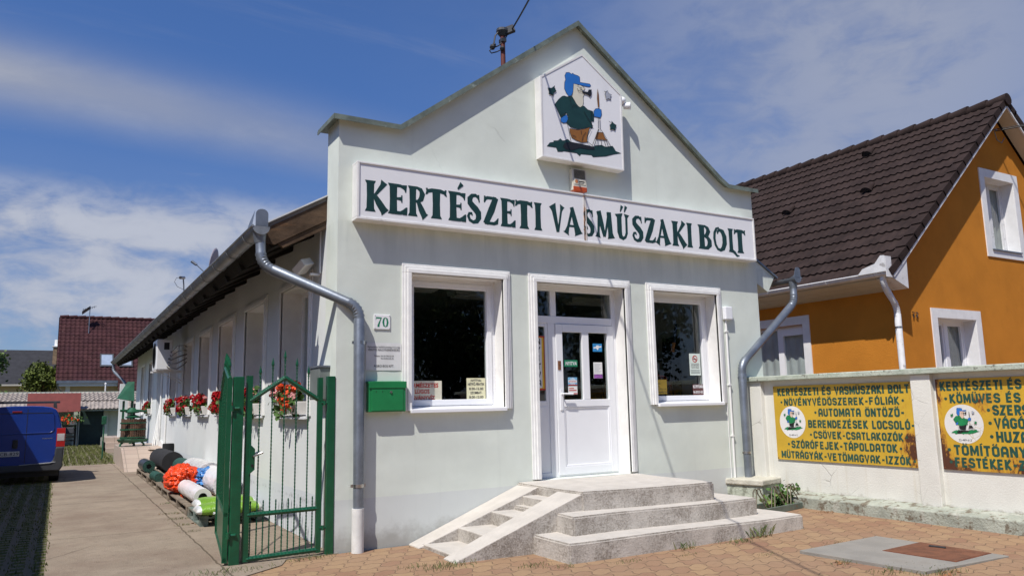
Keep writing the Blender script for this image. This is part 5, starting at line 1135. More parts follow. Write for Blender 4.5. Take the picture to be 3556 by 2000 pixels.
for (i, lab, pr) in FB:
    a, b = SW[i]; rg = random.Random(20+i); t = thing('flower_box', lab, 'flower box', (-.02, (a+b)/2, 1.46), group='geranium boxes on the side windows')
    g = G(); g.prism([(-.10, 1.475), (.07, 1.475), (.09, 1.63), (-.13, 1.63)], 'y', a+.12, b-.12); g.build('planter', m_boxw, t, bevel=.008)
    gl = G(); gf = [G(), G(), G()]
    for _ in range(560):
        y = rg.uniform(a+.16, b-.16); q = rg.random()
        x = -.03-abs(rg.gauss(0, .06)); z = 1.65+rg.gauss(.0, .075)-max(0, -x-.12)*.5
        leafquad(gl, (x, y, z), rg.uniform(.05, .095), rg)
    stm = G()
    for k in range(52):
        y = rg.uniform(a+.2, b-.2); x = -.05-abs(rg.gauss(.02, .055)); z = 1.64+rg.uniform(-.11, .20)
        pass
        s_ = rg.uniform(.045, .07); q = rg.random(); f = gf[1] if q < pr[0] and y < (a+b)/2+.3 else (gf[2] if q < pr[0]+pr[1] else gf[0])
        stm.tube([(-.02, y, 1.6), (x, y, z)], .004, 4)
        for _ in range(46):
            v = Vector((rg.gauss(0, 1), rg.gauss(0, 1), rg.gauss(.2, 1))).normalized()
            c = Vector((x, y, z))+v*s_*rg.uniform(.6, 1); n = (v+Vector((rg.gauss(0, .4), rg.gauss(0, .4), rg.gauss(0, .4)))).normalized()
            u = n.orthogonal().normalized(); w = n.cross(u); r = rg.uniform(.013, .022)
            f.poly([c+u*r*cos(a_*2*pi/5)+w*r*sin(a_*2*pi/5) for a_ in range(5)])
    gl.build('leaves', m_ger, t, norm=False); stm.build('stems', m_ger, t, norm=False)
    for f, m_, nm in ((gf[0], m_petal, 'blossom'), (gf[1], m_petal2, 'blossom'), (gf[2], m_petalp, 'blossom')):
        if f.v: f.build(nm, m_, t, norm=False)

# air conditioner
ac = thing('air_conditioner', 'white air conditioner outdoor unit on a bracket under the eave', 'air conditioner', (-.4, 12.4, 2.5))
g = G(); g.box((-.66, 11.95, 2.53), (-.30, 12.85, 3.27)); g.build('casing', m_pvc, ac, bevel=.02)
g = G(); g.lathe((0, 0, 0), [(.30, 0), (.30, .012), (.26, .012), (.26, 0)], 24); 
for i, v in enumerate(g.v): g.v[i] = (-.665-v[2], 12.4+v[0], 2.9+v[1])
g.build('fan_ring', m_black, ac); g = G(); g.box((-.50, 11.945, 3.02), (-.38, 11.951, 3.19)); g.build('vent', m_black, ac)
g = G()
for k in range(5):
    z = 2.62+.09*k; pts = [(-.42+.02*k, 11.95, z), (-.36, 11.80, z-.05), (-.22, 11.72+.02*k, z-.08+.05*k), (-.08, 11.75, z+.02+.03*k), (-.0, 11.8, z+.1)]; g.tube(pts, .016 if k < 3 else .009, 6)
g.build('pipes', M('grey insulation', (.28, .27, .25), .8, var=.2), ac, smooth=60)
g = G(); g.box((-.40, 11.93, 2.68), (-.35, 11.955, 2.71)); g.box((-.40, 11.93, 2.58), (-.35, 11.955, 2.61)); g.box((-.40, 11.93, 2.78), (-.35, 11.955, 2.81)); g.build('valves', m_black, ac)
g = G()
for y in (12.05, 12.75): g.box((-.70, y, 2.49), (0, y+.04, 2.525)); g.prism([(-.45, 2.49), (0, 2.25), (0, 2.22), (-.48, 2.49)], 'y', y, y+.03)
g.build('bracket', m_case, ac)

# satellite dish and camera above the gutter
sd = thing('satellite_dish', 'grey satellite dish rising behind the long gutter', 'satellite dish', (-.35, 6.1, 3.85))
g = G(); n = 24; ax = Vector((-.93, .36, .15)).normalized(); u = ax.orthogonal().normalized(); v = ax.cross(u); c = Vector((-.34, 6.0, 4.12)); R = .30
vs_ = []; fs = []
for j in range(6):
    for k in range(n): rr = R*j/5; vs_.append(c+(u*cos(2*pi*k/n)+v*sin(2*pi*k/n))*rr+ax*(rr*rr*.5))
for j in range(5):
    for k in range(n): fs.append((j*n+k, j*n+(k+1) % n, (j+1)*n+(k+1) % n, (j+1)*n+k))
g.raw(vs_, fs); o = g.build('reflector', M('mauve grey dish', (.26, .24, .28), .5, var=.05), sd, smooth=60); so = o.modifiers.new('thick', 'SOLIDIFY'); so.thickness = .012
g = G(); g.tube([c-ax*.02, c-ax*.1-Vector((0, 0, .15)), (-.28, 6.1, 3.8)], .02, 8); g.build('mast', m_zinc, sd)
g = G(); g.tube([c+ax*.02-Vector((0, 0, .3)), c+ax*.33-Vector((0, 0, .05))], .01, 6); g.tube([c+ax*.33-Vector((0, 0, .05)), c+ax*.42], .025, 8); g.build('feed_arm', m_zinc, sd)
cc = thing('security_camera', 'tiny silver camera with cable loop on the long gutter', 'camera', (-.72, 6.9, 3.7))
g = G(); g.tube([(-.83, 6.75, 3.97), (-.75, 6.83, 3.985)], .028, 12); g.build('body', m_steel, cc, smooth=40); g = G(); g.tube([(-.76, 6.9, 3.99), (-.74, 6.95, 3.88), (-.72, 7.0, 3.62)], .012, 6); g.build('stalk', m_zinc, cc)
g = G(); g.tube([(-.80, 6.7, 3.98), (-.90, 6.7, 3.95), (-.93, 6.7, 3.88), (-.87, 6.75, 3.80), (-.76, 6.9, 3.78)], .004, 5); g.build('cable', m_black, cc)

# pallets
m_pal = M('grey pallet wood', (.19, .155, .12), .9, var=.3, vs=6, bump=.5, bs=25, stain=[((.33, .27, .2), (4., .8, 4.), .5, .7, .7)], spec=.15)
m_palg = M('faded green pallet wood', (.15, .19, .17), .9, var=.3, vs=6, bump=.5, bs=25, stain=[((.2, .17, .13), (4., .8, 4.), .5, .65, .8)], spec=.15)
def pallet(label, x0, y0, mat, w=.84, l=1.2, h=.144):
    t = thing('pallet', label, 'pallet', (x0+w/2, y0+l/2, 0), group='wooden pallets along the side wall')
    for i in range(3):
        xa = x0+(w-.1)*i/2
        g = G(); g.box((xa, y0, .005), (xa+.1, y0+l, .027)); g.build('runner', mat, t)
        for j in range(3): ya = y0+(l-.14)*j/2; g = G(); g.box((xa-.0, ya, .027), (xa+.1, ya+.14, .100)); g.build('block', mat, t, bevel=.004)
    for j in range(3): ya = y0+(l-.14)*j/2; g = G(); g.box((x0, ya, .100), (x0+w, ya+.14, .122)); g.build('stringer', mat, t)
    for k in range(6): xa = x0+(w-.105)*k/5; g = G(); g.box((xa, y0-.005, .122), (xa+.105, y0+l+.005, .144)); g.build('board', mat, t, bevel=.003)
pallet('faded green pallet nearest the gate under the green soil bags', -.90, 2.95, m_palg)
pallet('grey pallet second from the gate under the clear foil roll', -.90, 4.22, m_pal, l=2.35)
pallet('grey pallet under the orange bag', -.89, 6.62, m_pal, l=1.9)
pallet('grey pallet between the orange bag and the black fleece roll', -.87, 8.6, m_pal, l=1.95)
pallet('farthest grey pallet under the small green net roll', -.86, 10.65, m_pal, l=2.6)
def roll(name, label, p0, p1, r, mat, cat='roll', core=.0, mend=None, group='rolls of foil and netting', hollow=True, uneven=.02):
    t = thing(name, label, cat, p0, group=group); p0, p1 = Vector(p0), Vector(p1); n = 8
    g = G(); g.tube([p0.lerp(p1, k/n) for k in range(n+1)], [r*(1+uneven*sin(k*2.3)) for k in range(n+1)], 26, caps=not core)
    if core:
        ax = (p1-p0).normalized(); x = ax.orthogonal().normalized(); y = ax.cross(x)
        for p, s_ in ((p0, 1), (p1, -1)):
            for k in range(26):
                a, b = 2*pi*k/26, 2*pi*(k+1)/26; f = lambda q, rr: p+(x*cos(q)+y*sin(q))*rr
                g.poly([f(a, r), f(b, r), f(b, core), f(a, core)], 1)
    o = g.build('wrap', [mat, mend or mat], t, smooth=40)
    if core: g = G(); g.tube([p0+(p1-p0)*.002, p1-(p1-p0)*.002], core, 18, caps=False); g.tube([p0+(p1-p0)*.04, p0+(p1-p0)*.05], core*.98, 18); g.build('core', m_black, t)
    return t
m_fleece = M('black fleece', (.016, .016, .018), .9, var=.2, vs=8, bump=.3, bs=60)
m_net = M('dark green netting', (.012, .06, .045), .7, var=.4, vs=30, bump=.5, bs=90)
m_netb = M('black wrapped netting', (.03, .035, .04), .35, var=.3, vs=9)
def ex_foil(nt, tc, c, h, p):
    p.inputs['Transmission Weight'].default_value = .12
    return c, nd(nt, 'ShaderNodeTexNoise', {'Vector': nd(nt, 'ShaderNodeMapping', {0: tc, 3: (9., 2.5, 9.)}), 'Scale': 1., 'Detail': 6., 'Distortion': 1.}).outputs[0]
m_foil = M('milky plastic foil', (.80, .79, .80), .28, var=.05, vs=4, bump=.9, extra=ex_foil, bd=.03)
m_foil2 = M('clear wrapping foil', (.70, .69, .68), .2, var=.12, vs=5, bump=1., extra=ex_foil, bd=.05)
roll('net_roll', 'short black roll with green netting end on the farthest pallet', (-.74, 11.60, .285), (-.76, 12.6, .285), .135, m_netb, core=.055, mend=m_net)
roll('fleece_roll', 'thick black fleece roll lying against the wall', (-.30, 11.0, .385), (-.34, 13.35, .385), .235, m_fleece)
roll('upright_fleece_roll', 'black fleece roll standing on end against the wall', (-.14, 13.45, .0), (-.14, 13.45, .72), .135, m_fleece)
roll('green_net_roll', 'dark green net roll between black fleece and wrapped rolls', (-.22, 8.9, .35), (-.22, 10.4, .35), .17, m_net)
roll('green_net_bundle', 'small green net bundle left of the orange bag', (-.80, 8.9, .225), (-.83, 9.7, .225), .085, m_net, uneven=.25)
roll('wrapped_roll', 'big roll in clear wrapping behind the orange bag', (-.20, 6.6, .375), (-.22, 8.6, .375), .235, m_foil2, uneven=.04)
roll('wide_foil_roll', 'wide milky foil roll beside the blue sheet next to the wall', (-.24, 4.75, .36), (-.22, 6.35, .36), .215, m_foil)
roll('foil_roll', 'clear foil roll with open black core nearest the camera', (-.71, 4.05, .275), (-.70, 5.9, .275), .125, m_foil, core=.062, mend=M('foil end', (.68, .68, .64), .4, var=.05))
def crumple(name, label, cat, c, r, sc, mat, seed, amp=.12, fold=9, grp=None, knot=None):
    rg = random.Random(seed); t = thing(name, label, cat, c, group=grp); g = G(); n = 64
    from mathutils import noise
    g.ball((0, 0, 0), 1, n); 
    for i, v in enumerate(g.v):
        q = Vector(v); k = 1+amp*.55*noise.noise(q*1.8+Vector((seed, 0, 0)))-amp*.55*(1-min(1, 3.2*abs(noise.noise(q*3.1+Vector((0, seed, 0))))))-amp*.3*(1-min(1, 3*abs(noise.noise(q*6.5+Vector((0, 0, seed))))))
        if knot is not None:
            d = q.angle(knot); k *= 1-.45*math.exp(-(d/.32)**2)+.12*math.exp(-(d/.12)**2); a = math.atan2(q.cross(knot).z, q.x+.2*q.y); k += .07*abs(sin(a*fold*.5+3*q.z))*math.exp(-(d/1.0)**2)
        z = q.z*k
        if z < -.75: z = -.75+(z+.75)*.2
        g.v[i] = (c[0]+q.x*k*r*sc[0], c[1]+q.y*k*r*sc[1], c[2]+z*r*sc[2])
    o = g.build('body', mat, t, smooth=38); return t
m_orange = M('orange plastic bag', (.76, .062, .008), .25, var=.12, vs=4, bump=.8, extra=lambda nt, tc, c, h, p: (c, nd(nt, 'ShaderNodeTexNoise', {'Vector': tc, 'Scale': 11., 'Detail': 7., 'Distortion': 1.5}).outputs[0]), bd=.05)
t = crumple('plastic_bag', 'crumpled knotted orange plastic bag on the pallets', 'bag', (-.70, 6.35, .375), .38, (.82, 1.25, .72), m_orange, 4, .22, 13, knot=Vector((.15, -1, .05)).normalized())
g = G(); rg = random.Random(9); K = Vector((-.62, 5.90, .38))
for k in range(16):
    a = 2*pi*k/16; b = 2*pi*(k+.6)/16; l = rg.uniform(.05, .15)
    g.poly([K, K+Vector((cos(a)*l, -.10+rg.uniform(-.03, .03), sin(a)*l)), K+Vector((cos(b)*l*.8, -.05, sin(b)*l*.8))])
g.poly([K, K+Vector((-.12, -.12, -.12)), K+Vector((-.2, -.1, -.27)), K+Vector((-.02, -.16, -.26)), K+Vector((.05, -.12, -.1))])
g.build('tied_neck', m_orange, t, norm=False)
m_bluesheet = M('blue plastic sheet', (.06, .22, .52), .3, var=.15, vs=6, bump=.9, extra=lambda nt, tc, c, h, p: (c, nd(nt, 'ShaderNodeTexNoise', {'Vector': tc, 'Scale': 9., 'Detail': 6., 'Distortion': 1.5}).outputs[0]), bd=.05)
t = crumple('blue_sheet', 'crumpled blue plastic sheet between the wrapped rolls', 'plastic sheet', (-.34, 6.15, .36), .24, (1.1, 1.5, .9), m_bluesheet, 8, .35)
t = crumple('dark_bundle', 'small dark blue bundle under the blue sheet', 'bundle', (-.52, 5.35, .20), .10, (1.1, 2.2, .7), M('navy plastic', (.012, .02, .05), .4, var=.2), 3, .2)
g = G(); g.box((-.42, 4.0, .146), (-.25, 5.6, .168)); tag(g.build('plank', M('fresh plank', (.36, .26, .16), .85, var=.2, vs=3, bump=.3, bs=20), None), 'light loose plank on the second pallet', 'plank')
# soil bags
def ex_bag(nt, tc, c, h, p):
    n = nd(nt, 'ShaderNodeTexNoise', {'Vector': nd(nt, 'ShaderNodeMapping', {0: tc, 2: (0, .5, .35), 3: (34., 9., 20.)}), 'Scale': 1., 'Detail': 5., 'Distortion': .8}).outputs[0]
    return mix(nt, mapr(nt, n, .55, .75, 0, .35), c, (.30, .46, .06)), n
m_bag = M('lime green soil bag', (.16, .33, .025), .3, var=.15, vs=4, bump=.6, extra=ex_bag, bd=.03); m_bagend = M('silver bag end', (.6, .62, .6), .25, var=.2, vs=9)
def soilbag(label, x0, x1, y0, y1, z0, h, yel):
    t = thing('soil_bag', label, 'bag', ((x0+x1)/2, (y0+y1)/2, z0), group='green soil bags'); g = G(); nx, ny = 26, 16; rg = random.Random(int(h*1000)+int(y0*10))
    from mathutils import noise
    for s_ in (1, -1):
        for i in range(nx):
            for j in range(ny):
                def P(a, b):
                    u, v = a/nx*2-1, b/ny*2-1; e = max(0, (1-abs(u)**5))*max(0, (1-abs(v)**3.2)); e = e**.45
                    w = .012*noise.noise(Vector((u*3, v*3, y0)))*e
                    yy = (y0+y1)/2+v*(y1-y0)/2*(1-.10*abs(u)**4); q = z0+h*.42+(h*.58*e+w if s_ > 0 else -h*.42*e)
                    return ((x0+x1)/2+u*(x1-x0)/2, yy, q)
                g.poly([P(i, j), P(i+1, j), P(i+1, j+1), P(i, j+1)], 1 if (i < 2 or i >= nx-2) else (2 if yel and 9 < i < 18 and j > 3 and s_ > 0 else 0))
    bm_o = g.build('sack', [m_bag, m_bagend, m_yellowfilm], t, smooth=180, norm=False)
    bm = bmesh.new(); bm.from_mesh(bm_o.data); bmesh.ops.remove_doubles(bm, verts=bm.verts[:], dist=.0005); bmesh.ops.recalc_face_normals(bm, faces=bm.faces[:]); bm.to_mesh(bm_o.data); bm.free()
    return t
t = soilbag('green 50 litre soil bag lying across the front of the nearest pallet', -.97, -.10, 2.80, 3.28, .146, .145, False)
ftext('lettering', '50L', lambda u, v, d=0: (-.97+u, 2.80-.012+.035*v/.1, .170+v*.7), .20, .01, .055, m_white, t, bold=.02)
g = G(); 
for k in range(3): ribbon(g, [(.20, .105-.012*k), (.31, .105-.012*k)], .007, lambda u, v, d=0: (-.97+u, 2.80-.012+.06*v/.1, .170+v*.7), 0)
g.build('print', m_white, t, norm=False)
soilbag('green and yellow soil bag at the back of the nearest pallet', -.90, -.06, 3.34, 3.90, .146, .17, True)

# tiled ramp and wine press
def ex_tile(nt, tc, c, h, p):
    b = nd(nt, 'ShaderNodeTexBrick', {'Vector': tc, 'Color1': (.42, .33, .27, 1), 'Color2': (.46, .37, .30, 1), 'Mortar': (.2, .16, .13, 1), 'Scale': 1., 'Mortar Size': .006, 'Brick Width': .33, 'Row Height': .33, 'Bias': 0.}, offset=0.)
    return b.outputs[0], ma(nt, 'MULTIPLY', b.outputs[1], -1.)
m_ctile = M('beige floor tiles', (.44, .35, .28), .4, var=0, bump=.4, extra=ex_tile, bd=.006)
tr = thing('tiled_ramp', 'beige tiled ramp rising to the side door of the shop', 'ramp', (-.5, 16, 0))
g = G(); g.prism([(14.25, .0), (16.0, .545), (19.0, .545), (19.0, -.1), (14.25, -.1)], 'x', -1.06, .0); g.build('ramp_body', m_ctile, tr)
g = G(); g.lathe((-.30, 15.75, .47), [(.09, 0), (.09, .012), (.02, .012)], 18); g.build('drain_cover', M('drain metal', (.12, .09, .06), .6, metal=.5), tr)
g = G(); g.prism([(14.2, .0), (16.0, .70), (18.0, .70), (18.0, .545), (16.0, .545)], 'x', -.03, -.002); g.build('skirting', m_trim, tr)
ts = thing('tiled_steps', 'far beige tiled steps behind the wine press', 'steps', (-.5, 26, 0))
for k in range(3): g = G(); g.box((-.98-.0, 25.2+.3*k, -.05), (.0, 28.3, .19*(k+1))); g.build('step', m_ctile, ts, bevel=.006)
wp = thing('wine_press', 'old green wine press with dark wooden stave basket', 'wine press', (-.67, 17.3, .545))
m_stave = M('dark basket staves', (.10, .052, .03), .85, var=.4, vs=8, bump=.5, bs=25)
m_pgreen = M('press green paint', (.012, .085, .04), .5, var=.25, vs=6)
g = G(); cx, cy = -.67, 17.3
for k in range(34):
    a = 2*pi*k/34; r0, r1 = .335, .315; x = Vector((cos(a), sin(a), 0)); y = Vector((-sin(a), cos(a), 0))
    g.obox(Vector((cx, cy, .76))+x*.325, x, y, Vector((0, 0, 1)), (-.012, -.024, 0), (.012, .024, .56+.01*(k % 3)))
g.build('basket', m_stave, wp)
for z in (.80, 1.03, 1.22): 
    g = G(); g.lathe((cx, cy, z), [(.338, -.018), (.352, -.018), (.352, .018), (.338, .018)], 32, caps=False); g.box((cx-.38, cy-.355, z-.02), (cx-.16, cy-.30, z+.02)); g.build('hoop', m_pgreen, wp, smooth=40)
g = G(); g.lathe((cx, cy, .64), [(.12, 0), (.38, .02), (.43, .10), (.42, .11), (.36, .05), (.1, .05)], 36); g.build('tray', m_pgreen, wp, smooth=40)
g = G(); g.tube([(cx, cy, .6), (cx, cy, 1.78)], .028, 12); g.build('screw', m_rubber, wp)
g = G(); g.tube([(cx-.38, cy-.1, 1.58), (cx, cy, 1.585), (cx+.33, cy+.05, 1.55)], .035, 8); g.lathe((cx-.05, cy, 1.50), [(.10, 0), (.19, .02), (.19, .05), (.1, .12), (.06, .16)], 20); g.lathe((cx-.02, cy, 1.36), [(.20, 0), (.22, .03), (.05, .10)], 20); g.build('ratchet_head', m_pgreen, wp, smooth=40)
for a in (200, 320, 80): 
    g = G(); v = Vector((cos(radians(a)), sin(radians(a)), 0)); c = Vector((cx, cy, 0)); g.tube([c+v*.28+Vector((0, 0, .67)), c+v*.36+Vector((0, 0, .60)), c+v*.36+Vector((0, 0, .545))], [.03, .028, .04], 8); g.build('leg', m_pgreen, wp, smooth=40)
cu = thing('grape_crusher', 'green sheet metal hopper on legs behind the wine press', 'grape crusher', (-.7, 19.6, .0))
g = G(); c = Vector((-.72, 19.8, 1.9))
g.raw([c+Vector(p) for p in [(-.28, -.3, .08), (.2, -.3, -.02), (.2, .3, -.02), (-.28, .3, .08), (-.0, .0, .62), (.2, .0, .62)]], [(0, 1, 5, 4), (1, 2, 5), (2, 3, 4, 5), (3, 0, 4), (0, 3, 2, 1)]); g.build('hopper', M('thin green sheet', (.010, .10, .055), .6, var=.2, vs=4), cu)
for x, y in ((-.1, -.2), (.15, -.2), (-.1, .25), (.15, .25)): g = G(); g.box(c+Vector((x, y, -1.4)), c+Vector((x+.04, y+.04, .0))); g.build('leg', m_pgreen, cu)
pbx = thing('post', 'small green box on a thin post left of the wine press', 'post', (-1.32, 20.5, 0))
g = G(); g.tube([(-1.28, 21, .0), (-1.28, 21, 1.15)], .022, 8); g.build('shaft', m_pgreen, pbx); g = G(); g.box((-1.35, 20.93, 1.15), (-1.21, 21.07, 1.42)); g.build('box', m_pgreen, pbx, bevel=.01)
t = thing('tool_bundle', 'white rods leaning on the wall beside the wine press', 'rods', (-.1, 16.6, .55)); 
for k in range(4): g = G(); g.tube([(-.22+.06*k, 16.4+.1*k, .56), (-.02, 16.7+.1*k, 1.9-.15*k)], .014, 6); g.build('rod', m_trim, t)
# ================================================================== VAN
m_vanblue = M('blue car paint', (.006, .033, .22), .25, var=.05, vs=2, spec=.6)
m_bump = M('grey bumper plastic', (.035, .038, .045), .6, var=.1)
van = thing('delivery_van', 'blue delivery van parked on the left of the drive, seen from behind', 'van', (-3.33, 13.8, 0))
CX = -3.33
half = [(.30, .78), (.42, .845), (.60, .865), (.80, .868), (1.00, .852), (1.15, .822), (1.30, .788), (1.45, .748), (1.56, .708), (1.635, .655), (1.685, .57), (1.712, .40), (1.722, .2), (1.724, 0)]
def section(y, sc=1., zs=1., zmax=None, lift=0):
    pts = []
    for z, w in half:
        zz_ = .30+(z-.30)*zs
        pts.append((w*sc, y, zz_+lift))
    full = [(CX+x, y_, z) for x, y_, z in pts]+[(CX-x, y_, z) for x, y_, z in reversed(pts[:-1])]
    return full
secs = [section(12.135, .93, .975, lift=.012), section(12.10, .965, .985, lift=.006), section(12.115, .985, .993), section(12.17, .998, .998), section(12.35), section(13.2), section(14.2), section(14.9, .99, .995), section(15.25, .97, .90), section(15.65, .95, .62), section(16.0, .93, .55), section(16.12, .86, .44)]
secs[0] = [(CX+(p[0]-CX)*.80, 12.098, .36+(p[2]-.36)*.90) for p in secs[1]]
g = G(); n = len(secs[0]); vs_ = [p for s_ in secs for p in s_]; fs = []
for i in range(len(secs)-1):
    for k in range(n-1): fs.append((i*n+k, i*n+k+1, (i+1)*n+k+1, (i+1)*n+k))
    fs.append((i*n+n-1, i*n, (i+1)*n, (i+1)*n+n-1))
fs.append(tuple(range(n))); fs.append(tuple(reversed(range((len(secs)-1)*n, len(secs)*n))))
g.raw(vs_, fs); g.build('body', m_vanblue, van, smooth=35)
g = G(); yb = 12.0955
g.box((CX+.112, yb-.001, .46), (CX+.122, yb+.02, 1.655)); g.box((CX-.72, yb-.0015, 1.555), (CX+.60, yb+.02, 1.567)); g.build('door_seam', m_rubber, van)
g = G()
pl_ = [(-.70, 1.10), (.56, 1.125), (.62, 1.15), (.645, 1.20), (.63, 1.50), (.60, 1.56)]
g.tube([(CX+x, yb-.003, z) for x, z in pl_], .009, 6); g.build('pressed_line', m_vanblue, van, smooth=60)
g = G()
g.prism([(CX-.84, .27), (CX+.80, .27), (CX+.85, .36), (CX+.862, .80), (CX+.70, .80), (CX+.66, .50), (CX+.60, .455), (CX+.15, .43), (CX-.84, .43)], 'y', 12.055, 12.30); 
g.build('bumper', m_bump, van, bevel=.03)
g = G(); g.tube([(CX+.02, 12.045, .432), (CX+.60, 12.045, .457), (CX+.80, 12.075, .475)], .009, 6); g.build('bumper_edge', M('scuffed bumper edge', (.3, .31, .33), .5), van)
g = G(); g.box((CX+.70, 12.085, .80), (CX+.872, 12.20, 1.215), 0); g.box((CX+.715, 12.080, .93), (CX+.86, 12.09, 1.09), 1); g.build('tail_lamp', [M('red lamp glass', (.40, .012, .012), .15, var=.1), M('clear lamp glass', (.5, .47, .47), .15, var=.15)], van, bevel=.02)
g = G(); g.box((CX-.88, 12.085, .80), (CX-.70, 12.20, 1.215)); g.build('tail_lamp', MATS['red lamp glass'], van, bevel=.02)
g = G(); g.box((CX-.175, 12.085, 1.572), (CX+.01, 12.10, 1.612)); g.build('brake_light', M('dark red lens', (.16, .012, .02), .3), van, bevel=.006)
g = G(); g.box((CX-.52, 12.078, .625), (CX+.01, 12.098, .735)); npl = g.build('number_plate', M('grey white plate', (.55, .55, .53), .5, var=.05), van, bevel=.004)
ftext('lettering', 'CB-829', fr_y(12.0768), CX-.355, .648, .066, m_ink, npl, width=.355, bold=.012)
g = G(); g.box((CX-.13, 12.06, .80), (CX-.03, 12.098, .985)); g.build('handle', m_rubber, van, bevel=.02)
ftext('badge', 'nemo', fr_y(12.0945), CX+.425, .985, .032, m_steel, van, width=.20, bold=.01)
g = G(); g.box((CX+.655, 12.06, .60), (CX+.685, 12.10, .65)); g.build('hinge', m_vanblue, van)
for sx in (1, -1):
    for y in (12.85, 15.35):
        g = G(); g.tube([(CX+sx*.60, y, .305), (CX+sx*.80, y, .305)], .30, 28); w = g.build('wheel', m_rubber, van, smooth=40, bevel=.02)
        g = G(); g.tube([(CX+sx*.79, y, .305), (CX+sx*.805, y, .305)], .19, 20); g.build('rim', m_steel, w, smooth=40)
g = G(); g.box((CX-.78, 12.2, .16), (CX+.78, 15.9, .32)); g.build('underbody', m_rubber, van)
for y in (12.30, 13.6):
    g = G(); g.box((CX-.72, y-.025, 1.79), (CX+.73, y+.025, 1.825)); 
    for sx in (1, -1): g.prism([(CX+sx*.60, 1.69), (CX+sx*.68, 1.66), (CX+sx*.66, 1.80), (CX+sx*.60, 1.80)], 'y', y-.04, y+.04)
    g.build('roof_bar', m_bump, van, bevel=.005)
g = G(); g.prism([(14.75, 1.02), (15.0, 1.02), (14.98, 1.18), (14.78, 1.18)], 'x', CX+.90, CX+1.08); g.build('wing_mirror', m_bump, van, bevel=.02)

# ================================================================== BACKGROUND
def tile_roof(name, o, al, up, L, S, n, pitch, amp, lip, mat, parent, per=6, rg=None):
    o, al, up = Vector(o), Vector(al).normalized(), Vector(up).normalized(); nr = al.cross(up).normalized()
    if nr.z < 0: nr = -nr
    nu = int(L/pitch)*per; g = G(); rg = rg or random.Random(1)
    for i in range(n):
        s0, s1 = S*i/n-.03, S*(i+1)/n; b = len(g.v); dj = rg.uniform(-.004, .004)
        for row in range(3):
            for k in range(nu+1):
                u = L*k/nu; ph = 2*pi*u/pitch; wv = amp*(max(0, sin(ph))**.8 if sin(ph) > 0 else .35*sin(ph))
                if row == 0: p = o+al*u+up*(s0+.0)+nr*(-.02)
                elif row == 1: p = o+al*u+up*(s0+.008*sin(ph))+nr*(lip+wv+dj)
                else: p = o+al*u+up*s1+nr*(wv*.9+.004)
                g.v.append(tuple(p))
        for row in range(2):
            for k in range(nu): g.f.append((b+row*(nu+1)+k, b+row*(nu+1)+k+1, b+(row+1)*(nu+1)+k+1, b+(row+1)*(nu+1)+k)); g.m.append(0)
    ob = g.build(name, mat, parent, norm=False, smooth=50); return ob
def tile_mat(name, col, **k):
    return M(name, col, .88, var=.3, vs=2.5, bump=.4, bs=30, spec=.15, **k)
m_rtile = tile_mat('dark red glazed tiles', (.050, .020, .021), stain=[((.20, .15, .13), 7., .62, .75, .6), ((.05, .02, .025), 1.2, .4, .7, .6)])
rh = thing('red_tiled_house', 'cream house with steep dark red tiled roof beyond the yard', 'house', (0, 42, 0))
m_cream_w = M('cream render', (.52, .42, .27), .9, var=.06, vs=2, bump=.3, bs=40)
e = Vector((-2.86, 42, 3.33)); up = Vector((0, 3.6, 4.0))
tile_roof('roof', e, (1, 0, 0), up, 3.15, up.length, 17, .24, .035, .03, m_rtile, rh)
tile_roof('roof', (.28, 41.3, 2.55), (1, 0, 0), up, 9, up.length*1.19, 20, .24, .035, .03, m_rtile, rh)
tile_roof('roof', (9.3, 49.2, 3.33), (-1, 0, 0), Vector((0, -3.6, 4.0)), 12.2, up.length, 17, .24, .035, .03, m_rtile, rh)
g = G()
for k in range(26):
    x = -2.86+.46*k; g.tube([(x, 45.6, 7.33), (x+.47, 45.6, 7.36)], [.11, .125], 10)
g.build('ridge', m_rtile, rh, smooth=40)
g = G(); g.prism([(42.6, -.1), (42.6, 3.7), (45.6, 7.1), (48.6, 3.7), (48.6, -.1)], 'x', -2.62, 9); g.build('wall', m_cream_w, rh)
g = G(); g.box((-2.8, 41.93, 3.20), (.27, 42.06, 3.36)); g.build('gutter', m_zinc, rh); g = G(); g.box((-2.75, 42.05, 3.05), (.27, 42.10, 3.20)); g.build('fascia', m_pvc, rh)
g = G(); g.box((-2.66, 42.1, 3.04), (.27, 42.6, 3.07)); g.build('soffit', m_pvc, rh)
g = G(); g.tube([(-2.75, 42, 3.2), (-2.72, 42.1, 3.0), (-2.45, 42.5, 2.6), (-2.45, 42.5, 0)], .05, 8); g.build('downpipe', m_zinc, rh, smooth=50)
g = G(); g.box((-2.34, 42.52, .0), (-2.12, 42.598, 3.04)); g.build('wall_post', m_pvc, rh)
un = up.normalized(); nn_ = Vector((1, 0, 0)).cross(un)
for x0 in (-.06, .95):
    g = G(); o = e+Vector((x0+2.3, 0, 0))+un*.62*up.length*0+un*1.15; g.obox(o, Vector((1, 0, 0)), un, nn_, (-.05, -.05, -.02), (.68, 1.0, .09)); f = g.build('skylight', m_bump, rh); g = G(); g.obox(o, Vector((1, 0, 0)), un, nn_, (.03, .06, .091), (.60, .90, .10)); g.build('pane', M('painted sky reflection pane', (.3, .36, .45), .08, var=.1), f)  # pane's blue-grey base colour stands in for the reflected sky
ch = tag(None or thing('tv_antenna', None, None, (-1.35, 45, 7)), 'television antenna on the dark red tiled roof', 'antenna')
g = G(); g.tube([(-1.30, 44.6, 5.9), (-1.30, 44.9, 8.0)], .025, 6); g.build('mast', m_zinc, ch)
g = G(); g.tube([(-1.7, 44.8, 7.75), (-.95, 44.9, 8.0)], .02, 5)
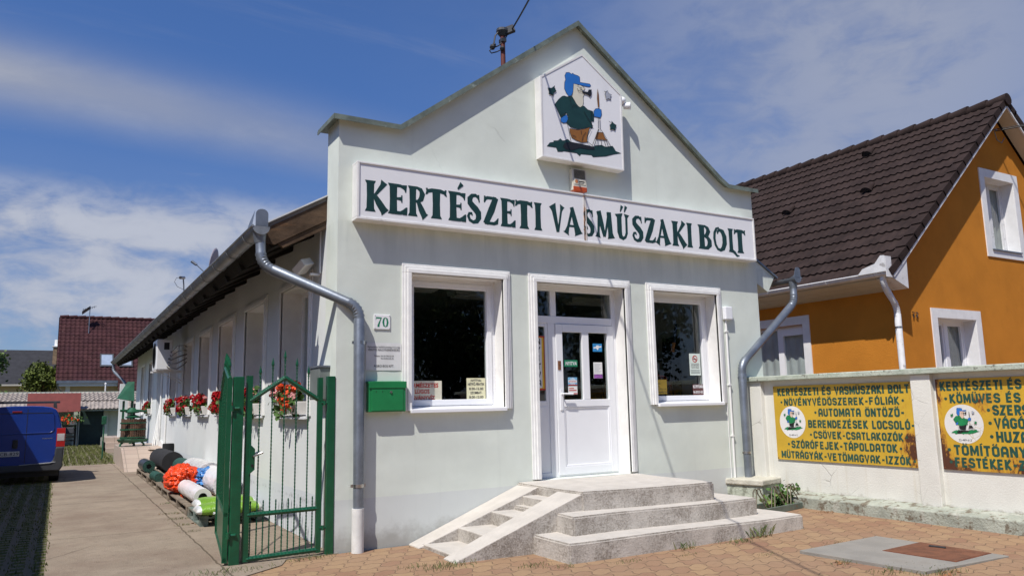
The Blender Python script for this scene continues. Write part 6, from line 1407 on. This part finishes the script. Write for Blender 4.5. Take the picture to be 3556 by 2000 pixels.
for k in range(7): g.tube([(-1.66+.1*k, 44.6, 7.78+.033*k), (-1.66+.1*k, 45.1, 7.70+.035*k)], .012, 4)
g.build('yagi', m_zinc, ch); g = G(); g.raw([(-1.72, 44.6, 7.62), (-1.3, 44.75, 7.98), (-1.28, 45.1, 7.82), (-1.7, 45.0, 7.46)], [(0, 1, 2, 3)]); o = g.build('reflector', m_zinc, ch); o.modifiers.new('t', 'SOLIDIFY').thickness = .01

bh = thing('black_roofed_house', 'low house with flat black shingle roof far behind on the left', 'house', (-8, 60, 0))
m_shing = M('black shingles', (.022, .022, .026), .9, var=.25, vs=3, bump=.4, bs=12)
g = G(); g.prism([(59.5, 3.68), (64.5, 6.6), (69.5, 3.68)], 'x', -22, -1.2); g.build('roof', m_shing, bh)
g = G(); g.box((-21.8, 60.1, -.1), (-1.4, 69, 3.7)); g.build('wall', m_cream_w, bh); g = G(); g.box((-22, 59.38, 3.60), (-1.2, 59.52, 3.72)); g.build('gutter', M('pale gutter', (.5, .47, .40), .6), bh)
g = G(); g.box((-4.6, 60.05, 2.2), (-3.0, 60.11, 3.05)); g.build('window', m_pvc, bh)
g = G(); g.box((-3.25, 62.4, 5.0), (-2.6, 63.0, 6.75)); chm = g.build('chimney', M('chimney brick', (.25, .17, .10), .9, var=.3, vs=9), bh); g = G(); g.box((-3.32, 62.33, 6.75), (-2.53, 63.07, 6.83)); g.lathe((-2.9, 62.7, 6.83), [(.28, 0), (.28, .5), (.2, .5)], 12); g.build('chimney_cap', m_trim, chm)

m_asb = M('weathered corrugated sheet', (.30, .26, .23), .95, var=.25, vs=4, bump=.4, bs=30, stain=[((.10, .09, .085), 3., .5, .68, .85)])
sr = thing('shed_row', 'row of low sheds with grey corrugated roofs across the end of the yard', 'shed', (-2, 34, 0))
m_palewall = M('pale green shed wall', (.48, .53, .45), .9, var=.08, vs=2, bump=.4, bs=30)
tile_roof('roof', (-9, 34.25, 2.12), (1, 0, 0), (0, 2.2, .44), 10.5, 2.24, 4, .19, .045, .035, m_asb, sr)
tile_roof('roof', (-1.72, 33.6, 1.72), (1, 0, 0), (0, .75, .42), 2.6, .86, 1, .17, .03, .02, m_asb, sr)
tile_roof('roof', (-9, 33.6, 1.72), (1, 0, 0), (0, .75, .42), 5.15, .86, 1, .17, .03, .02, m_asb, sr)
g = G(); g.box((-.72, 34.0, -.1), (-.52, 34.3, 1.75)); g.box((-1.97, 34.0, -.1), (-1.72, 34.3, 1.75)); g.build('pillar', m_palewall, sr)
g = G(); g.box((-.52, 34.12, -.1), (1.5, 34.3, 1.9)); g.box((-9, 36.4, -.1), (1.5, 36.6, 2.6)); g.build('wall', m_palewall, sr)
g = G(); g.box((-.80, 33.7, -.1), (.5, 34.1, .36)); g.build('plinth', m_curb, sr)
g = G(); g.box((-1.72, 33.62, 1.62), (.9, 33.7, 1.72)); g.build('fascia', M('mossy fascia', (.33, .37, .30), .9, var=.3, vs=6), sr)
g = G(); g.box((-1.72, 34.1, .03), (-.72, 34.16, 1.70)); g.build('door', M('dark green door', (.010, .030, .026), .6, var=.2, vs=4), sr)
g = G(); g.tube([(-.62, 36, 2.6), (-.62, 36, 3.0)], .03, 8); g.lathe((-.62, 36, 2.95), [(.05, 0), (.05, .05), (0, .09)], 8); g.build('vent_pipe', m_trim, sr)
g = G()
for x in (-8, -6, -4.2): g.box((x, 34.0, -.1), (x+.18, 34.2, 1.75))
g.build('pillar', m_darkwood, sr)
cp_ = thing('red_awning', 'flat brick red awning sheet in front of the corrugated sheds', 'awning', (-2.8, 33.3, 1.6))
g = G(); g.prism([(33.05, 1.60), (33.55, 2.47), (33.57, 2.46), (33.07, 1.59)], 'x', -3.87, -1.735); g.build('sheet', M('brick red sheet', (.17, .038, .032), .85, var=.1, vs=5, bump=.3, bs=30), cp_)
g = G()
for x in (-3.8, -1.8): g.tube([(x, 33.1, 0), (x, 33.1, 1.6)], .03, 6)
g.build('post', m_bump, cp_)
t = thing('flower_pot', 'hanging red flowers in the shade under the red awning', 'flowers', (-2.2, 33, 1.2)); rg = random.Random(31); gl = G(); gf = G()
for _ in range(160): leafquad(gl, (-2.05+rg.gauss(0, .22), 33.0+rg.gauss(0, .1), 1.25+rg.gauss(0, .12)), .09, rg)
for _ in range(14):
    c = Vector((-2.15+rg.gauss(0, .24), 32.9, 1.24+rg.gauss(0, .13))); gf.ball(c, .06, 6, jit=.3)
gl.build('leaves', m_ger, t, norm=False); gf.build('blossom', m_petal2, t); g = G(); g.lathe((-2.05, 33, 1.0), [(.12, 0), (.17, .2)], 12); g.build('pot', m_boxw, t)
t = thing('wood_rack', 'dark slatted rack standing under the red awning', 'rack', (-2.2, 33.4, 0)); g = G()
for k in range(5): g.box((-2.6, 33.3, .25+.17*k), (-1.85, 33.36, .31+.17*k))
g.box((-2.6, 33.36, 0), (-2.52, 33.42, 1.0)); g.box((-1.93, 33.36, 0), (-1.85, 33.42, 1.0)); g.build('slats', m_darkwood, t)

# trees
def tree(name, label, base, h, cr, n, ls_, mats, seed, cat='tree', flat=1., droop=0., group=None, clumps=16, trunk_r=.09):
    rg = random.Random(seed); t = thing(name, label, cat, base, group=group); B = Vector(base); gt = G(); gc = G()
    topc = B+Vector((0, 0, h-cr*flat)); gt.tube([B, B+Vector((rg.gauss(0, .05), 0, h*.3)), topc, topc+Vector((0, 0, cr*flat*.6))], [trunk_r, trunk_r*.8, trunk_r*.5, trunk_r*.15], 8)
    for c in range(clumps):
        v = Vector((rg.gauss(0, 1), rg.gauss(0, 1), rg.gauss(0, 1))).normalized()*rg.uniform(.45, 1.0)
        cc_ = topc+Vector((v.x*cr, v.y*cr, v.z*cr*flat)); gt.tube([B+Vector((0, 0, h*.35)).lerp(topc-B, .5), B.lerp(cc_, .75)+Vector((0, 0, .1)), cc_], [trunk_r*.45, trunk_r*.3, trunk_r*.08], 5)
        r = cr*rg.uniform(.28, .48)
        for _ in range(n//clumps):
            w = Vector((rg.gauss(0, .5), rg.gauss(0, .5), rg.gauss(0, .42)))*r
            if droop: w.z -= droop*(w.x*w.x+w.y*w.y)
            leafquad(gc, cc_+w, ls_*rg.uniform(.6, 1.3), rg, 0 if rg.random() < .6 else 1)
    gt.build('trunk', m_wood, t, smooth=50); gc.build('crown', mats, t, norm=False); return t
m_f1 = M('mid green foliage', (.045, .085, .022), .7, var=.45, vs=3, spec=.25); m_f2 = M('light green foliage', (.10, .15, .04), .7, var=.35, vs=3, spec=.25)
m_f3 = M('yellow green foliage', (.10, .13, .022), .7, var=.4, vs=3, spec=.25); m_f4 = M('olive foliage', (.065, .085, .02), .7, var=.4, vs=3, spec=.25)
tree('tree', 'green leafy tree at the left edge beyond the blue van', (-6.45, 38, 0), 5.3, 1.35, 5200, .17, [m_f1, m_f2], 2, flat=.85, clumps=22)
tree('shrub', 'drooping yellow green shrub between the black and the red roof', (-3.45, 44.2, 0), 4.5, 1.0, 4200, .13, [m_f3, m_f4], 3, flat=.85, droop=.5, clumps=20)
tree('bush', 'bright green bush low at the left edge behind the van', (-5.4, 36.9, 0), 2.95, .75, 1500, .13, [m_f3, m_f2], 4, clumps=10)
tree('tree', 'treetop just showing over the ridge of the brown roof', (17.2, 17.5, 0), 9.75, 1.5, 1400, .26, [m_f1, m_f4], 6, clumps=10)
for k, (x, y, h, r) in enumerate(((-7, -27, 8, 3.2), (1.5, -28, 9, 3.8), (9, -27, 8.5, 3.5), (17, -29, 9, 3.8), (26, -27, 9, 3.6), (-15, -29, 8, 3.6))):
    tree('tree', ('street tree standing across the road opposite the shop', 'broad street tree across the road behind the camera')[k % 2], (x, y, 0), h+2.2, r*1.25, 11000, .26, [m_f1, m_f4], 40+k, group='trees across the road', trunk_r=.16, flat=1.1, clumps=34)

# house outside the left edge of the frame, whose shade falls on the paving
nh = thing('neighbour_house', 'long house left of the drive that throws shade over the paving', 'house', (-8, 5, 0))
g = G(); g.box((-11, -2.5, -.1), (-5.35, 12.9, 3.7)); g.build('wall', m_cream_w, nh)
g = G(); g.prism([(-4.93, 4.05), (-8.2, 6.6), (-11.5, 4.05), (-11.5, 3.95), (-4.93, 3.95)], 'y', -3.0, 13.2); g.build('roof', m_rtile, nh)

# ================================================================== ORANGE HOUSE
m_orangew = M('orange render', (.52, .20, .026), .92, var=.07, vs=1.2, bump=.5, bs=55, stain=[((.40, .15, .02), 1.5, .5, .75, .5)], spec=.15, bd=.012)
m_otile = tile_mat('brown concrete tiles', (.032, .021, .0185), stain=[((.26, .24, .22), 22., .70, .72, .9), ((.035, .022, .018), 1.1, .4, .7, .5)])
oh = thing('orange_house', 'orange rendered house with brown tiled gable roof right of the shop', 'house', (14.4, 0, 0))
wl = [(10.32, -.1), (10.32, 3.9), (14.445, 7.48), (18.5, 3.9), (18.5, -.1)]
UW = (13.80, 14.93, 4.49, 6.03); LW = (11.59, 12.90, 1.55, 2.985)
rect = lambda q: [(q[0], q[2]), (q[0], q[3]), (q[1], q[3]), (q[1], q[2])]
g = G(); g.prism(wl, 'y', 0, .35, holes=[rect(UW), rect(LW)]); g.build('wall', m_orangew, oh)
SWL = (2.02, 4.02, 1.5, 3.02)
g = G(); g.prism([(.35, -.1), (.35, 3.9), (14, 3.9), (14, -.1)], 'x', 10.32, 10.7, holes=[rect(SWL)]); g.build('wall', m_orangew, oh)
g = G(); g.box((18.2, .35, -.1), (18.5, 14, 3.9)); g.prism([(10.4, -.1), (10.4, 3.9), (14.445, 7.48), (18.5, 3.9), (18.5, -.1)], 'y', 13.7, 14.0); g.build('wall', m_orangew, oh)
up = Vector((4.6, 0, 4.02)); S = up.length
tile_roof('roof', (9.83, 14.2, 3.70), (0, -1, 0), up, 14.5, S, 17, .166, .0135, .036, m_otile, oh)
tile_roof('roof', (19.06, -.3, 3.70), (0, 1, 0), Vector((-4.6, 0, 4.02)), 14.5, S, 17, .166, .0135, .036, m_otile, oh)
un = up.normalized(); nu_ = Vector((-un.z, 0, un.x))
for s_ in (1, -1):
    for i in range(17):      # verge tiles
        a = S*i/17-.03; b = S*(i+1)/17+.01; g = G(); uu = Vector((un.x*s_, 0, un.z)); nn2 = Vector((-un.z*s_, 0, un.x)); o = Vector((9.83 if s_ > 0 else 19.06, -.33, 3.70))
        g.raw([o+uu*a+nn2*.075, o+uu*b+nn2*.045, o+uu*b+nn2*.045+Vector((0, .2, 0)), o+uu*a+nn2*.075+Vector((0, .2, 0)), o+uu*a-nn2*.06, o+uu*b-nn2*.08, o+uu*b-nn2*.08+Vector((0, .03, 0)), o+uu*a-nn2*.06+Vector((0, .03, 0))],
              [(0, 1, 2, 3), (0, 4, 5, 1), (0, 3, 7, 4), (1, 5, 6, 2), (4, 7, 6, 5), (2, 6, 7, 3)]); g.build('verge_tile', m_otile, oh)
g = G()
for k in range(36):
    y = -.36+.41*k; g.tube([(14.445, y, 7.735), (14.445, y+.43, 7.715)], [.135, .115], 12)
g.build('ridge', m_otile, oh, smooth=40)
m_lining = M('cream soffit boards', (.55, .50, .40), .7, var=.06, vs=3)
m_whitew = M('peeling white paint', (.66, .66, .66), .6, var=.08, vs=6, stain=[((.3, .28, .27), 9., .58, .68, .8)])
g = G()
for s_ in (1, -1):
    uu = Vector((un.x*s_, 0, un.z)); nn2 = Vector((-un.z*s_, 0, un.x)); o = Vector((9.83 if s_ > 0 else 19.06, -.30, 3.70))
    g.obox(o, uu, Vector((0, 1, 0)), nn2, (.05, 0, -.10), (S, .30, -.082))
g.build('verge_soffit', m_lining, oh)
g = G()
for s_ in (1, -1):
    uu = Vector((un.x*s_, 0, un.z)); nn2 = Vector((-un.z*s_, 0, un.x)); o = Vector((9.83 if s_ > 0 else 19.06, -.305, 3.70))
    g.obox(o, uu, Vector((0, 1, 0)), nn2, (.0, -.012, -.125), (S, .02, -.083))
g.build('verge_board', m_whitew, oh)
for k in range(3):
    xa, xb = 9.87+.151*k, 9.87+.151*k+.145; za, zb = 3.60-.375*(xa-9.87), 3.60-.375*(xb-9.87)
    g = G(); g.prism([(xa, za), (xb, zb), (xb, zb+.018), (xa, za+.018)], 'y', -.0, 14); g.build('soffit_board', m_lining, oh)
g = G(); g.box((9.86, .0, 3.605), (9.878, 14, 3.70)); g.build('fascia', m_lining, oh)
g = G(); g.prism([(9.87, 3.60), (10.32, 3.43), (10.34, 4.02), (9.88, 3.68)], 'y', -.30, -.0); g.build('box_end', m_whitew, oh)
ogt = gutter(9.795, 3.70, -.30, 14, .076, -1, m_whitew, oh, [.95, 2.35, 3.8])
g = G(); g.prism([(-.30, 3.70), (-.30, 3.98), (-.22, 3.99), (-.1, 3.86), (.15, 3.80), (.25, 3.70)], 'x', 9.695, 9.70); g.box((9.70, -.312, 3.60), (9.86, -.302, 3.97)); g.build('splash_plate', m_whitew, ogt)
downpipe([(9.82, -.15, 3.66), (9.83, -.15, 3.48), (10.25, -.085, 3.12), (10.25, -.085, 0)], .05, oh, [(10.25, -.085, 2.75)], mat=m_whitew)
m_plainw = M('white window surround', (.74, .74, .74), .8, var=.05, vs=5, bump=.2, bs=50)
def owin(q, name='window'):
    x0, x1, z0, z1 = q; g = G()
    frame_w = .18
    g.box((x0-frame_w, -.022, z0-.16), (x0, .0, z1+frame_w)); g.box((x1, -.022, z0-.16), (x1+frame_w, .0, z1+frame_w)); g.box((x0, -.0225, z1), (x1, .0, z1+frame_w)); g.box((x0, -.0225, z0-.16), (x1, 0, z0)); g.build('surround', m_plainw, oh)
    g = G(); g.box((x0, 0, z0), (x0+.003, .28, z1)); g.box((x1-.003, 0, z0), (x1, .28, z1)); g.box((x0+.004, 0, z1-.003), (x1-.004, .28, z1)); g.build('reveal', m_plainw, oh)
    g = G(); y = .24; xm = (x0+x1)/2; frame_y(g, x0, x1, z0, z1, y, .06, .07); g.box((xm-.05, y-.004, z0+.06), (xm+.05, y+.068, z1-.06))
    frame_y(g, x0+.06, xm-.05, z0+.06, z1-.06, y+.01, .05, .05); frame_y(g, xm+.05, x1-.06, z0+.06, z1-.06, y+.01, .05, .05)
    w = g.build(name, m_whitew if z0 > 3 else m_pvc, oh); pane_y(x0+.06, x1-.06, z0+.06, z1-.06, y+.045, w)
    g = G(); g.prism([(.24, z0+.03), (-.05, z0+.005), (-.05, z0-.02), (.24, z0-.02)], 'x', x0+.004, x1-.004); g.build('sill', m_zinc, w)
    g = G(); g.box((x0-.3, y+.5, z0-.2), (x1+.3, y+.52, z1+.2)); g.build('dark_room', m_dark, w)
    g = G(); nn3 = 46
    for (u0, u1) in ((x0+.02, x0+(x1-x0)*.28), (x0+(x1-x0)*.5, x1-.02)):
        for k in range(nn3):
            a = u0+(u1-u0)*k/nn3; b = u0+(u1-u0)*(k+1)/nn3; f = lambda t: y+.085+.018*sin(t*38)
            g.poly([(a, f(a), z0), (b, f(b), z0), (b, f(b), z1), (a, f(a), z1)])
    g.build('curtain', MATS['net curtain'], w)
owin(UW); owin(LW)
y0, y1, z0, z1 = SWL; g = G()
for (a, b, c_, d_) in ((y0-.17, y0, z0-.1, z1+.17), (y1, y1+.17, z0-.1, z1+.17)): g.box((10.298, a, c_), (10.32, b, d_))
g.box((10.2975, y0, z1), (10.32, y1, z1+.17)); g.build('surround', m_plainw, oh)
g = G(); xx = 10.39; ym = 2.66
g.box((xx, y0, z0), (xx+.07, y0+.07, z1)); g.box((xx, y1-.07, z0), (xx+.07, y1, z1)); g.box((xx, y0+.07, z1-.07), (xx+.07, y1-.07, z1)); g.box((xx-.004, ym-.07, z0), (xx+.068, ym+.07, z1-.07)); g.box((xx+.001, y0+.07, z0), (xx+.07, y1-.07, z0+.07))
g.box((xx-.006, y0+.07, z1-.20), (xx+.069, ym-.07, z1-.07)); w = g.build('window', m_pvc, oh)
g = G(); g.box((xx+.04, y0+.07, z0), (xx+.046, y1-.07, z1)); g.build('pane', m_glass, w)
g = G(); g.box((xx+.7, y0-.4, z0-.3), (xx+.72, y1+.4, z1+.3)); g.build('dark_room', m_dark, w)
g = G()
for k in range(90):
    a = y0+.05+(y1-y0-.1)*k/90; b = y0+.05+(y1-y0-.1)*(k+1)/90; f = lambda t: xx+.07+.015*sin(t*30)
    g.poly([(f(a), a, z0), (f(b), b, z0), (f(b), b, z1), (f(a), a, z1)])
g.build('curtain', M('grey net curtain', (.80, .80, .82), .9, var=.1), w)
hn2 = thing('house_number', 'dark wrought numerals 72 on the orange wall', 'house number', (10.87, 0, 3.0)); g = G()
for ox, c_ in ((10.80, '7'), (10.91, '2')):
    for st in SANS[c_]:
        P_ = [(ox+p[0]*.13, -.02, 2.952+p[1]*.115) for p in st]; g.tube(P_, .009, 5)
g.build('digits', m_black, hn2)
for k, (y, z) in enumerate(((2.62, 7.25), (1.71, 5.92), (3.84, 5.91))):
    o = Vector((9.83, y, 3.70))+un*((z-3.7)/un.z); g = G(); n = 10
    for j in range(5):
        for i in range(n):
            r0, r1 = .13*(1-.12*j), .13*(1-.12*(j+1)); a, b = pi*i/n, pi*(i+1)/n; f = lambda q, r, s_: o+Vector((0, 1, 0))*(r*cos(q))+nu_*(r*sin(q)*.9+.045)+un*(.07*s_)
            g.poly([f(a, r0, j), f(b, r0, j), f(b, r1, j+1), f(a, r1, j+1)])
    v = g.build('roof_vent', m_otile, oh, norm=False, smooth=60); g = G(); g.poly([o+Vector((0, 1, 0))*(.115*cos(pi*i/n))+nu_*(.12*sin(pi*i/n)*.9+.045)+un*.012 for i in range(n+1)]); g.build('vent_mouth', m_black, v, norm=False)

# overhead lines
mt = thing('service_mast', 'rusty red service mast with insulators rising behind the gable', 'mast', (2.81, 1, 5.6))
g = G(); g.tube([(2.817, 1.0, 5.5), (2.807, 1.0, 7.06)], .036, 12); g.build('pipe', m_mastred, mt, smooth=40)
g = G(); g.lathe((2.807, 1.0, 7.02), [(.045, -.02), (.075, .02), (.095, .05), (.09, .09), (.04, .11)], 14); g.obox(Vector((2.90, .94, 7.10)), Vector((.8, -.5, .35)).normalized(), Vector((.5, .8, 0)).normalized(), Vector((-.3, .2, .9)).normalized(), (-.09, -.04, -.05), (.07, .04, .05)); g.box((2.77, .95, 6.90), (2.845, 1.05, 6.955)); g.build('cable_head', m_bump, mt)
g = G(); g.ball((2.63, 1.0, 6.79), .045, 8); g.ball((2.78, .97, 6.79), .04, 8); g.ball((2.66, 1.0, 6.83), .03, 8); g.build('insulator', m_rubber, mt)
g = G(); g.tube([(2.74, 1.0, 7.06), (2.68, 1.0, 6.98), (2.65, 1.0, 6.82)], .012, 6); g.tube([(2.88, .95, 7.05), (2.82, .97, 6.93), (2.74, 1.0, 6.84), (2.66, 1.0, 6.79)], .010, 6); g.tube([(2.62, 1, 6.77), (2.58, 1, 6.72), (2.61, 1, 6.69), (2.70, 1, 6.73), (2.78, .97, 6.78)], .009, 6); g.build('jumper_wire', m_rubber, mt, smooth=60)
def cable(label, pts, r, group='overhead cables'):
    t = thing('overhead_cable', label, 'cable', pts[0], group=group); g = G(); g.tube(pts, r, 6); g.build('wire', m_rubber, t, smooth=60)
def sag(a, b, s_, n=24): a, b = Vector(a), Vector(b); return [a.lerp(b, k/n)-Vector((0, 0, s_*4*(k/n)*(1-k/n))) for k in range(n+1)]
cable('black twisted service cable running from the mast up over the street', sag((2.93, .92, 7.11), (-5.6, -19, 5.7), 1.2, 60), .013)
cable('upper thin cable leaving the orange gable to the right', sag((14.30, -.1, 7.12), (22, -19, 8.2), .5), .010)
cable('lower pale cable leaving the orange gable to the right', sag((14.30, -.1, 7.08), (21, -19, 7.6), .3), .012)
g = G(); g.tube([(14.28, -.0, 7.12), (14.28, -.14, 7.10)], .02, 8); g.tube([(14.30, -.08, 7.08), (14.40, -.06, 6.92), (14.60, -.05, 6.88), (14.75, -.05, 7.02)], .010, 6)
tag(g.build('cable_hook', m_zinc, None), 'cable hook with drip loop high on the orange gable', 'hook')
